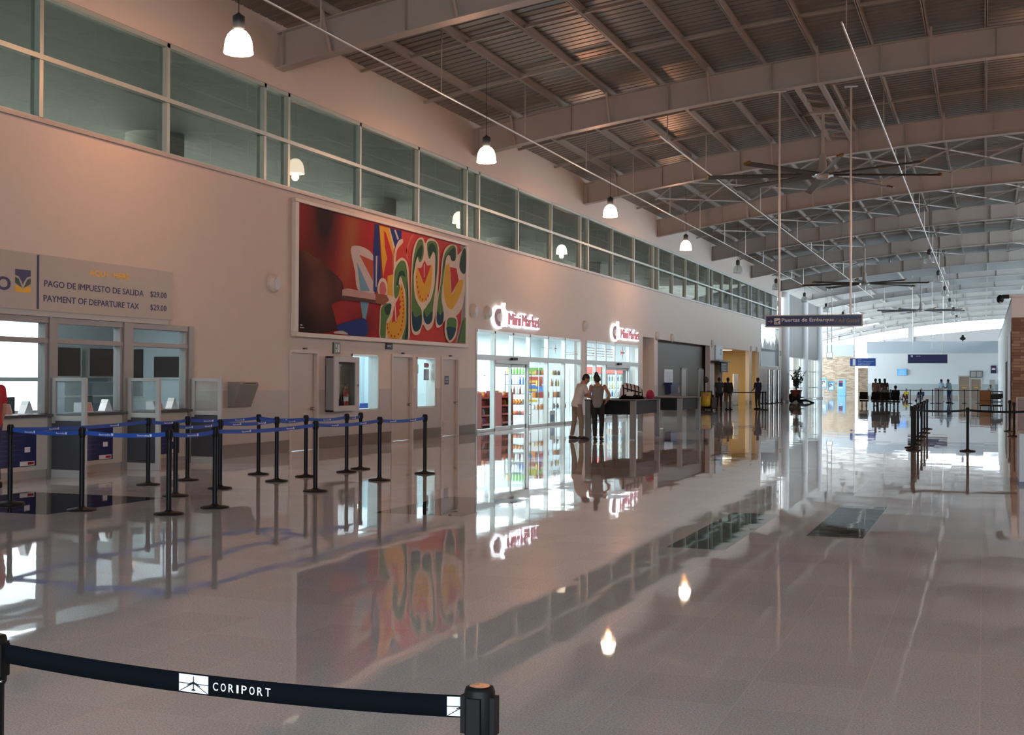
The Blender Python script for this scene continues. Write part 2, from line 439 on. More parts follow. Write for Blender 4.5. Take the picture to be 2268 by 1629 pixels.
# wainscot and skirting run between the openings
def runs(z, lo, hi, pad=.0):
    y = lo; out = []
    for h in sorted(HOLES):
        if h[2] < z < h[3]:
            if h[0] - pad > y: out.append((y, h[0] - pad))
            y = max(y, h[1] + pad)
    if y < hi: out.append((y, hi))
    return out
m = MB()
for a, b in runs(.5, -9, 94.7, .07): m.box(XL - .004, XL + .012, a, b, .27, .82)
for a, b in runs(1.0, -9, 94.7, .07): m.box(XL - .004, XL + .012, a, b, .82, 1.34)
struct(m, 'trim_2', M['wains'])
m = MB()
for a, b in runs(.1, -9, 94.7, .07): m.box(XL - .004, XL + .022, a, b, 0, .265)
struct(m, 'baseboard_left', M['base'])

# clerestory: one window per bay, glass with two rows of panes
COLS = [1.4, 12.4, 23.4, 34.4, 45.45, 56.52, 68.9, 81.3, 93.7]
win_no = 0
for k in range(len(COLS) - 1):
    c0, c1 = COLS[k] - .48, COLS[k + 1] - .48
    n = 3 if c1 < 57 else 4
    ms = [c0, c0 + .96] + [c0 + .96 + (c1 - c0 - .96) * (i + 1) / n for i in range(n)]
    win_no += 1
    w = MB()
    for y in ms[:-1]:
        w.box(XL - .2, XL - .02, y - .075, y + .012, 5.7, 7.76)
        w.box(XL - .19, XL - .05, y + .012, y + .042, 5.7, 7.74, 1)  # dark strip paints the shade of the gap beside the mullion
    w.box(XL - .2, XL - .02, c0, c1, 7.68, 7.78); w.box(XL - .2, XL - .02, c0, c1, 5.68, 5.74)
    w.box(XL - .2, XL + .01, c0, c1, 6.66, 6.74)
    o = struct(w, 'window_%d' % win_no, [M['alu_green'], M['gap_shade']])
    g = MB(); g.box(XL - .135, XL - .125, c0, c1, 5.72, 7.72); g.build('glass', M['tint'], o)

# outer canopy seen through the clerestory, with its round piers
cm, nt, b = nodes_of('canopy_panels')
tc = nt.nodes.new('ShaderNodeTexCoord'); br = nt.nodes.new('ShaderNodeTexBrick'); br.offset = 0
br.inputs['Scale'].default_value = 1; br.inputs['Brick Width'].default_value = 3.6; br.inputs['Row Height'].default_value = 2.4; br.inputs['Mortar Size'].default_value = .012
br.inputs['Color1'].default_value = (.36, .385, .375, 1); br.inputs['Color2'].default_value = (.40, .425, .415, 1); br.inputs['Mortar'].default_value = (.12, .13, .13, 1)
nt.links.new(tc.outputs['Object'], br.inputs['Vector']); nt.links.new(br.outputs['Color'], b.inputs['Base Color']); b.inputs['Roughness'].default_value = .6
m = MB(); m.box(-26, W0 - .02, -50, 94.7, 8.8, 9.0); struct(m, 'ceiling_canopy', cm)
pier = None
for i, y in enumerate((16.9, 31.4, 45.9, 60.4, 74.9, 89.4)):
    if pier is None:
        pier = thing('canopy_pier', 'x', 'pillar', (-23.1, y, 0))
        p = MB(); p.cyl((0, 0, -.02), (0, 0, 8.85), .85, n=32); p.build('shaft', mat('pale_concrete', (.82, .82, .78), .7, vary=.06, scale=2), pier)
        q = pier
    else: q = dup(pier, (-23.1, y, 0))
    tag(q, '%s round concrete pier from the left, outside behind the high strip of windows' % ORD[i], 'pillar', 'piers under the outer canopy')

# rooms behind the left wall
RW = M['white']
def room(no, y0, y1, depth, h, wall=None, ceil=None, fl=False):
    wall = wall or RW
    r = MB(); r.box(XL - depth - .1, XL - depth, y0 - .1, y1 + .1, 0, h + .1); struct(r, 'wall_room_back_%d' % no, wall)
    r = MB(); r.box(XL - depth, W0, y0 - .1, y0, 0, h + .1); struct(r, 'wall_room_near_%d' % no, wall)
    r = MB(); r.box(XL - depth, W0, y1, y1 + .1, 0, h + .1); struct(r, 'wall_room_far_%d' % no, wall)
    r = MB(); r.box(XL - depth - .1, W0, y0 - .1, y1 + .1, h, h + .1); struct(r, 'ceiling_room_%d' % no, ceil or M['white'])
room(1, 12.0, 22.6, 3.6, 3.0, mat('bank_room_wall', (.50, .58, .62), .6, vary=.03))
room(2, 26.2, 31.9, 2.3, 2.75, mat('office_wall', (.62, .74, .78), .6, vary=.02))
room(3, 34.4, 53.6, 4.6, 3.45, mat('market_wall', (.66, .74, .76), .6, vary=.03))
room(5, 72.05, 84.6, 4.4, 3.6, mat('ochre_wall', (.60, .43, .20), .6, vary=.05))
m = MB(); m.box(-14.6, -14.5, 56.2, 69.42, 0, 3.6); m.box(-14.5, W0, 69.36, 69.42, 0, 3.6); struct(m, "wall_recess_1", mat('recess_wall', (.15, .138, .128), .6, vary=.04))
m = MB(); m.box(-15.15, W0, 56.1, 56.2, 0, 3.6); m.box(-15.15, W0, 53.9, 54.0, 0, 3.6); m.box(-15.15, -15.05, 54.0, 56.1, 0, 3.6); struct(m, 'wall_recess_2', M['plaster'])
m = MB(); m.box(-15.15, W0, 53.9, 69.42, 3.5, 3.6); struct(m, "ceiling_recess", M['plaster'])
m = MB(); m.box(-16.1, -16.0, 69.6, 72.0, 0, 2.8); m.box(-16, W0, 69.5, 69.6, 0, 2.8); m.box(-16.0, W0, 69.5, 72.0, 2.7, 2.8); struct(m, 'wall_passage', M['dkgrey'])

# unseen right and rear walls, with bare openings added to let daylight in
m = MB(); wall_with_holes(m, 14, 14.2, (-9, 190), (0, 14), [(a, a + 8.4, 4.3, 9.4) for a in (52.8,)] + [(a, a + 10.2, 5.7, 10.2) for a in range(63, 180, 11)]); struct(m, 'wall_right', M['plaster'])
m = MB(); wall_with_holes(m, -9.2, -9, (-14.3, 14.2), (0, 14), [(a, a + 6.2, .3, 6.6) for a in (-6.6, .0, 6.6)], 'y'); struct(m, 'wall_back', M['plaster'])

# roof deck: ribbed metal sheet following the arc
deck = mat('galvanised_roof_deck', (.19, .17, .15), .36, .4, vary=.12, scale=1.2)
XS = [XL - .3 + (14.3 - XL + .3) * i / 20 for i in range(21)]
m = MB(); prof = []; y = -9.0
while y < 95:
    prof += [(y, 0), (y + .235, 0), (y + .25, .03), (y + .295, .03)]; y += .31
prof.append((95.0, 0))
n = len(prof)
for x in XS:
    z = arc(x) + .98
    m.v += [(x, py, z + pz) for py, pz in prof]
for i in range(20):
    for j in range(n - 1):
        m.f.append((i * n + j, i * n + j + 1, (i + 1) * n + j + 1, (i + 1) * n + j)); m.mi.append(0); m.sm.append(False)
struct(m, 'ceiling', deck)
m = MB(); m.box(-14.4, 15, -9.3, 95, 11.6, 11.7); struct(m, 'ceiling_cover', M['dkgrey'])
XF = [-23 + 38 * i / 26 for i in range(27)]
m = MB()
for a, b in zip(XF[:-1], XF[1:]):
    for z, flip in ((.98, 0), (1.1, 1)):
        f = [(a, 95, arc(a) + z), (b, 95, arc(b) + z), (b, 186, arc(b) + z), (a, 186, arc(a) + z)]
        m.add(f, [(0, 1, 2, 3) if flip else (3, 2, 1, 0)])
    m.add([(a, 186, arc(a) + .3), (b, 186, arc(b) + .3), (b, 186, arc(b) + 1.1), (a, 186, arc(a) + 1.1)], [(0, 1, 2, 3)])
struct(m, 'ceiling_far', mat('daylight_tinted_roof', (.22, .235, .24), .5, vary=.05, scale=1))  # paler and cooler than the near deck: far daylight put into the colour

# girders
GY = [1.4, 12.4, 23.4, 34.4, 45.3, 56.6, 69, 81.3, 94, 106.4, 118.8, 131.2, 143.6, 156, 168.4, 180.8]
def girder_mesh(x0, x1, dep=.78, n=30):
    g = MB(); xs = [x0 + (x1 - x0) * i / n for i in range(n + 1)]
    def sweep(sec):
        k = len(sec); b = len(g.v)
        for x in xs: g.v += [(x, dy, arc(x) + dz) for dy, dz in sec]
        for i in range(n):
            for j in range(k):
                g.f.append((b + i * k + j, b + i * k + (j + 1) % k, b + (i + 1) * k + (j + 1) % k, b + (i + 1) * k + j)); g.mi.append(0); g.sm.append(False)
        g.f.append(tuple(b + j for j in range(k))[::-1]); g.mi.append(0); g.sm.append(False)
        g.f.append(tuple(b + n * k + j for j in range(k))); g.mi.append(0); g.sm.append(False)
    sweep([(-.16, 0), (.16, 0), (.16, .025), (-.16, .025)][::-1])
    sweep([(-.012, .025), (.012, .025), (.012, dep - .025), (-.012, dep - .025)][::-1])
    sweep([(-.14, dep - .025), (.14, dep - .025), (.14, dep), (-.14, dep)][::-1])
    return g
def stiffeners(x0, x1, parent, dep=.78):
    x = x0 + .15
    while x < x1:
        s = MB(); s.box(x - .008, x + .008, -.13, .13, arc(x) + .02, arc(x) + dep - .02); s.build('stiffener_plate', M['steel_paint'], parent); x += 2.84
def braces(xs, parent, dep=.78):
    for x in xs:
        for sg in (-1, 1):
            s = MB(); s.bar((x + .02, sg * .62, arc(x) + dep + .1), (x, sg * .14, arc(x) + .03), .06, .06); s.build('fly_brace', M['purlin'], parent)
g0 = None
for i, y in enumerate(GY):
    nm = '%s arched grey steel roof girder counted from the viewer' % ORD[max(0, i - 2)] if i > 1 else 'arched grey steel roof girder above and behind the viewer, number %s' % ORD[i]
    if y < 95:
        if g0 is None:
            g0 = thing('roof_girder', nm, 'beam', (0, y, 0), group='roof girders')
            girder_mesh(XL + .0, 14.0).build('web_and_flanges', M['steel_paint'], g0)
            stiffeners(XL, 14, g0)
            braces([-12.75, -9.9, -7.05, -4.15, -1.3, 1.6, 4.4], g0)
        else: dup(g0, (0, y, 0), label=nm)
    else:
        if y < 107:
            g1 = thing('roof_girder', nm, 'beam', (0, y, 0), group='roof girders')
            girder_mesh(-22.6, 14.0, .5).build('web_and_flanges', mat('daylight_tinted_steel', (.45, .46, .46), .45, vary=.04), g1)  # girder steel made paler, with the far daylight put into its colour
            stiffeners(-22, 14, g1, .5)
        else: dup(g1, (0, y, 0), label=nm)
# purlins run the length of the roof on top of the girders
PX = [-12.75 + 1.42 * i for i in range(19)]
pur = None
for i, x in enumerate(PX):
    lab = '%s lengthwise roof purlin out from the left wall' % ORD[i]
    z = arc(x) + .77; t = math.atan(.1828 - .009 * (x - XL))
    p = MB(); p.box(x - .04, x + .04, -9, 95, z, z + .018); p.box(x - .01, x + .01, -9, 95, z, z + .2); p.box(x - .04, x + .04, -9, 95, z + .19, z + .205)
    tag(p.build('roof_purlin', M['purlin']), lab, 'beam', 'roof purlins')
for i in range(10):
    x = -19.6 + 3.3 * i; z = arc(x) + .5
    p = MB(); p.box(x - .05, x + .05, 94.2, 186, z + .28, z + .48)
    tag(p.build('roof_purlin', M['steel_paint']), '%s thin purlin from the left under the pale far roof' % ORD[i], 'beam', 'far roof purlins')
# cross struts between purlins, two lines per bay
c = 0
for k in range(1, 8):
    for q in (.34, .67):
        y = GY[k] + (GY[k + 1] - GY[k]) * q
        s = MB()
        xs = [XL] + PX
        for a, b in zip(xs[:-1], xs[1:]): s.bar((a + .01, y, arc(a) + .84), (b - .01, y, arc(b) + .84), .07, .07)
        tag(s.build('roof_strut', M['purlin']), '%s cross strut between the purlins counted from the viewer' % ORD[c], 'beam', 'roof cross struts'); c += 1
# diagonal rods in the bays that are braced
c = 0
for k, x0s in ((4, [-12.75, -9.91, -7.07, -4.23, -1.39, 1.45, 4.29]), (5, [-12.75, -9.91, -7.07, -4.23, -1.39, 1.45, 4.29]), (6, [-9.91, -4.23, 1.45]), (7, [-9.91, -4.23, 1.45])):
    for x in x0s:
        s = MB(); x2 = x + 2.84; ya, yb = GY[k] + .3, GY[k + 1] - .3; ym = (ya + yb) / 2
        for a, b in ((ya, ym), (ym, yb)):
            s.bar((x, a, arc(x) + .72), (x2, b, arc(x2) + .72), .05, .05); s.bar((x2, a, arc(x2) + .66), (x, b, arc(x) + .66), .05, .05)
        tag(s.build('roof_bracing', M['steel_paint']), '%s crossed bracing panel of flat bars under the roof, bay %s from the wall end' % (ORD[c], ORD[k]), 'bracing', 'crossed roof bracing'); c += 1
# conduits slung beneath the girders, on short hangers
CX = [(-11.62, 8.12, 3, 92), (-8.9, 8.72, 36, 112), (-2.9, 9.35, 28, 118)]
for i, (x, z, ya, yb) in enumerate(CX):
    t = thing('roof_conduit', ['galvanised conduit slung nearest the left wall, over the row of lit lamps', 'galvanised conduit crossing the view between the sign poles', 'galvanised conduit slung under the roof right of the sign poles'][i], 'pipe', (x, ya, z), group='roof conduits')
    p = MB(); p.cyl((0, 0, 0), (0, yb - ya, 0), .024, n=10); p.build('pipe', M['conduit'], t)
    y = 1.0
    while y < yb - ya and y < 90:
        h = MB(); h.bar((0, y, 0), (0, y, arc(x) + .97 - z), .022, .022); h.build('hanger', M['conduit'], t); y += 5.6
# columns and the open colonnade beyond the end of the left wall
m = MB(); m.box(-14.2, -13.95, 94.7, 118.6, 3.45, 8.2); struct(m, 'wall_left_far', mat('grey_fascia_board', (.23, .23, .225), .5, vary=.04, scale=1))
cw = mat('white_column_paint', (.74, .76, .78), .35, vary=.03)
for i, y in enumerate((95.0, 105.6, 115.4)):
    t = thing('round_column', ['first', 'second', 'third'][i] + ' white round column past the end of the long left wall', 'pillar', (-13.92, y, 0), group='white colonnade columns')
    p = MB(); p.cyl((0, 0, 0), (0, 0, 8.2), .36, n=28); p.build('shaft', cw, t)
    p = MB(); p.cyl((0, 0, 0), (0, 0, .12), .42, n=28); p.build('collar', M['alu'], t)
for i, (a, b) in enumerate(((95.3, 105.3), (105.9, 115.1))):
    w = MB(); win_no += 1
    for y in (a, a + (b - a) / 3, a + 2 * (b - a) / 3, b): w.box(-14.15, -14.05, y - .04, y + .04, 0, 3.45)
    for z in (.06, 1.0, 2.35, 3.4): w.box(-14.15, -14.05, a, b, z - .035, z + .035)
    o = struct(w, 'window_%d' % win_no, M['alu'])
    g = MB(); g.box(-14.105, -14.095, a, b, .05, 3.42); g.build('glass', M['clear'], o)
# far white wall with its upper band, stone walls, gable end
m = MB(); m.box(-10.4, 1.2, 124.6, 124.9, 0, 4.2); struct(m, 'wall_far', mat('far_white_wall', (.80, .84, .86), .6, vary=.02))
m = MB(); m.box(-10.5, 1.2, 124.5, 124.9, 4.2, 5.32); struct(m, 'wall_far_band', mat('grey_blue_band', (.52, .60, .66), .6, vary=.02))
m = MB(); m.box(-10.4, 1.17, 124.58, 124.6, .27, 1.34); struct(m, 'trim_3', mat('pale_wainscot', (.50, .56, .58), .4, vary=.03))
m = MB(); m.box(-10.4, 1.17, 124.56, 124.6, 0, .27); struct(m, 'baseboard_far', M['wains'])
m = MB(); m.box(-19.5, -13.0, 139.3, 139.8, 0, 4.2); struct(m, 'wall_stone', M['stone'])
m = MB(); m.box(-19.5, -13.0, 139.2, 139.8, 4.2, 5.47); struct(m, 'wall_stone_band', mat('grey_blue_lintel', (.46, .52, .56), .6, vary=.02))
m = MB(); m.box(-13.0, -10.6, 143.0, 143.4, 0, 3.0); struct(m, 'wall_stone_return', M['stone'])
m = MB()
xs = [-14 + 28.2 * i / 20 for i in range(21)]
for a, b in zip(xs[:-1], xs[1:]):
    h = lambda x: 7.35 + .115 * (x + 14) - .0012 * (x + 14) ** 2
    m.add([(a, 186, 0), (b, 186, 0), (b, 186, h(b)), (a, 186, h(a)), (a, 186.3, 0), (b, 186.3, 0), (b, 186.3, h(b)), (a, 186.3, h(a))], [(0, 1, 2, 3), (5, 4, 7, 6), (3, 2, 6, 7)])
struct(m, 'wall_gable', mat('grey_gable', (.42, .43, .44), .6, vary=.03))
m = MB(); m.box(-10.05, -9.3, 185.6, 186, 0, 10.0); struct(m, 'trim_4', mat('gable_post', (.40, .42, .44), .6, vary=.02))
# low inner block on the right with its brick pier
m = MB(); wall_with_holes(m, 1.17, 1.4, (62.3, 124.6), (0, 5.5), [(71.8, 80.8, 0, 2.73)]); struct(m, 'wall_inner_right', mat('inner_white_wall', (.80, .83, .84), .55, vary=.02))
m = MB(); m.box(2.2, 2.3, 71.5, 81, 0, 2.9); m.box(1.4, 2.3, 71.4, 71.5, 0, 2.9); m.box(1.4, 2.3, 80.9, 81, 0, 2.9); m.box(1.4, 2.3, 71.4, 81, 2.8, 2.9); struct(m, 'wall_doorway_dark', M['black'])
m = MB(); m.box(1.14, 1.17, 63.4, 71.6, .0, 3.9); m.box(1.13, 1.17, 63.4, 63.6, 0, 3.95); m.box(1.13, 1.17, 71.4, 71.6, 0, 3.95); struct(m, 'trim_5', M['white'])
m = MB(); m.box(1.15, 14, 62, 62.3, 0, 4.52); struct(m, 'wall_brick', M['brick'])
m = MB(); m.box(1.15, 14, 62, 62.3, 4.52, 5.45); struct(m, 'wall_brick_top', M['plaster'])
m = MB(); m.box(.95, 14, 61.9, 62.4, 5.45, 5.56); struct(m, 'trim_6', M['plaster'])
m = MB(); m.box(1.17, 14, 62.3, 124.9, 5.4, 5.5); struct(m, 'ceiling_inner', M['white'])
# ------------------------------------------------------------ doors and small windows of the left wall
def wall_door(no, y0, y1, zt, knob_y, vent=None, plate=None):
    f = MB()
    f.box(XL - .12, XL + .03, y0 - .075, y0 + .005, 0, zt + .07); f.box(XL - .12, XL + .03, y1 - .005, y1 + .075, 0, zt + .07); f.box(XL - .12, XL + .03, y0, y1, zt - .005, zt + .07)
    f.box(XL - .02, XL + .06, (y0 + y1) / 2 - .05, (y0 + y1) / 2 + .05, zt + .075, zt + .11, 1)
    o = struct(f, 'door_%d' % no, [M['doorframe'], M['dkgrey']])
    l = MB(); l.box(XL - .1, XL - .05, y0 + .008, y1 - .008, .012, zt - .008); lf = l.build('door_leaf', M['doorleaf'], o)
    k = MB(); k.cyl((XL - .05, knob_y, .92), (XL + .0, knob_y, .92), .035, n=14); k.ell((XL + .025, knob_y, .92), (.03, .035, .035)); k.build('knob', M['brass'], lf)
    if vent:
        v = MB(); v.box(XL - .05, XL - .04, vent[0], vent[1], .12, .43)
        for i in range(7): v.box(XL - .045, XL - .025, vent[0] + .02, vent[1] - .02, .15 + i * .036, .165 + i * .036)
        v.build('vent_grille', M['doorframe'], lf)
    if plate:
        p = MB(); p.box(XL - .05, XL - .043, plate[0], plate[1], 1.44, 1.68); p.box(XL - .044, XL - .042, plate[0] + .04, plate[1] - .04, 1.57, 1.63, 1); p.box(XL - .044, XL - .042, plate[0] + .04, plate[1] - .04, 1.49, 1.53, 1)
        p.build('door_sign', [M['navypanel'], M['grey']], lf)
wall_door(1, 23.94, 25.06, 2.16, 24.9)
wall_door(2, 28.95, 30.1, 2.16, 29.96)
wall_door(3, 32.07, 33.17, 2.15, 33.06, (32.25, 32.75), (32.38, 32.66))
def small_window(y0, y1, z0, z1):
    global win_no; win_no += 1
    w = MB()
    for a, b, c, d in ((y0, y0 + .05, z0, z1), (y1 - .05, y1, z0, z1), (y0, y1, z0, z0 + .045), (y0, y1, z1 - .045, z1)): w.box(XL - .25, XL + .012, a, b, c, d)
    o = struct(w, 'window_%d' % win_no, M['alu'])
    g = MB(); g.box(XL - .13, XL - .122, y0 + .045, y1 - .045, z0 + .04, z1 - .04); g.build('glass', M['clear'], o)
    return o
small_window(26.74, 28.16, .82, 2.18)
w2 = small_window(30.41, 31.62, .82, 2.17)
p = MB()
for y, z, wd, h, mi in ((30.50, 1.74, .32, .24, 0), (30.47, 1.5, .3, .22, 1), (31.2, 1.9, .27, .13, 2), (31.17, 1.56, .34, .3, 3)):
    p.box(XL - .14, XL - .136, y, y + wd, z, z + h, mi)
p.box(XL - .1215, XL - .1195, 31.2, 31.47, 1.93, 2.0, 4)
p.build('taped_notices', [M['grey'], mat('faded_red_notice', (.35, .1, .08), .6), M['navypanel'], mat('grey_lilac_notice', (.45, .45, .52), .6), M['red']], w2)
# the office behind: partition post and blue chair back seen through the pane
t = thing('office_partition', 'white double partition with centre post behind the wider lit office window', 'partition', (-15.6, 31.0, 0))
p = MB(); p.box(-.03, .03, -.02, .02, 0, 2.74); p.build('post', M['white'], t)
p = MB(); p.box(-.012, .012, .02, .85, 0, 2.7); p.build('panel', mat('pale_blue_panel', (.58, .72, .78), .5, vary=.02), t)
t = thing('office_chair', 'blue upholstered office chair just inside the wider lit office window', 'chair', (-14.95, 28.6, 0))
p = MB(); p.box(-.24, .24, -.24, .24, .42, .5); p.build('seat', M['blue'], t, bev=.03)
p = MB(); p.bar((.22, 0, .55), (.3, 0, .98), .46, .06, up=(1, 0, 0)); p.build('backrest', M['blue'], t, bev=.02)
p = MB(); p.cyl((0, 0, .08), (0, 0, .42), .03); p.bar((.2, 0, .46), (.25, 0, .62), .05, .03, up=(1, 0, 0))
p.build('stem', M['dkgrey'], t)
p = MB()
for k in range(5): p.bar((0, 0, .07), (.28 * math.cos(k * 1.2566), .28 * math.sin(k * 1.2566), .05), .05, .04); p.ell((.28 * math.cos(k * 1.2566), .28 * math.sin(k * 1.2566), .03), (.03, .03, .03))
p.build('castor_base', M['black'], t)

# ------------------------------------------------------------ billboard
t = thing('billboard', 'wide framed picture of a hand painting red, green and yellow ornament', 'billboard', (XL, 28.85, 2.6))
BY0, BY1, BZ0, BZ1 = -4.75, 4.73, .0, 2.83
f = MB()
f.box(0, .14, BY0 - .16, BY1 + .14, BZ0 - .10, BZ0 + .0); f.box(0, .10, BY0 - .16, BY1 + .14, BZ1, BZ1 + .09); f.box(0, .10, BY0 - .16, BY0, BZ0, BZ1); f.box(0, .10, BY1, BY1 + .14, BZ0, BZ1)
f.build('frame', M['cream'], t, bev=.012)
def blurred_print(name, base, blobs):
    """out-of-focus print: soft blots of colour in the plane of the picture"""
    m_, nt, b = nodes_of(name)
    tc = nt.nodes.new('ShaderNodeTexCoord'); prev = None
    for cy, cz, sy, sz, rot, c, k in blobs:
        mp = nt.nodes.new('ShaderNodeMapping'); mp.vector_type = 'TEXTURE'; mp.inputs['Location'].default_value = (0, cy, cz); mp.inputs['Scale'].default_value = (9, sy, sz); mp.inputs['Rotation'].default_value = (rot, 0, 0)
        g = nt.nodes.new('ShaderNodeTexGradient'); g.gradient_type = 'QUADRATIC_SPHERE'
        nt.links.new(tc.outputs['Object'], mp.inputs[0]); nt.links.new(mp.outputs[0], g.inputs[0])
        mm = nt.nodes.new('ShaderNodeMath'); mm.operation = 'MULTIPLY'; mm.use_clamp = True; nt.links.new(g.outputs['Fac'], mm.inputs[0]); mm.inputs[1].default_value = k
        mx = nt.nodes.new('ShaderNodeMix'); mx.data_type = 'RGBA'; nt.links.new(mm.outputs[0], mx.inputs[0])
        if prev is None: mx.inputs[6].default_value = (*base, 1)
        else: nt.links.new(prev, mx.inputs[6])
        mx.inputs[7].default_value = (*c, 1); prev = mx.outputs[2]
    nt.links.new(prev, b.inputs['Base Color']); b.inputs['Roughness'].default_value = .65; b.inputs['Specular IOR Level'].default_value = .08
    return m_
art = blurred_print('painted_backdrop_print', (.30, .018, .02), ((-3.5, 2.9, 1.5, 3.2, -.12, (.022, .005, .006), 1.6), (-2.3, 2.3, .75, 2.4, -.28, (.30, .09, .03), 1.4), (-4.4, 1.0, 1.9, 1.9, 0, (.05, .016, .012), 1.4), (-1.6, .3, 1.6, .9, 0, (.14, .01, .012), 1.2), (-.4, .8, .7, 1.5, 0, (.18, .03, .02), 1.0)))
hand_print = blurred_print('print_of_hand', (.034, .010, .009), ((-4.15, 1.72, 1.2, .7, -.35, (.12, .042, .024), 1.6), (-3.75, .95, 1.3, 1.1, 0, (.105, .036, .022), 1.7), (-2.9, 1.15, .5, .8, 0, (.09, .022, .022), 1.3), (-4.5, .2, 1.0, .6, 0, (.015, .006, .006), 1.5)))
AM = dict(coral=(.52, .055, .05), coral2=(.56, .16, .12), grey=(.30, .34, .30), pale=(.55, .50, .50), orange=(.45, .09, .04), sky=(.16, .34, .48), blue=(.012, .035, .20), yellow=(.66, .38, .03), red=(.50, .025, .035),
          cream=(.68, .58, .48), pink=(.52, .15, .16), green=(.085, .20, .06), darkgreen=(.012, .055, .035), teal=(.008, .05, .085), hand=(.045, .014, .012), handlit=(.085, .032, .02), brushpale=(.50, .33, .30), brushdark=(.09, .04, .035), bristle=(.26, .10, .06))
keys = list(AM)
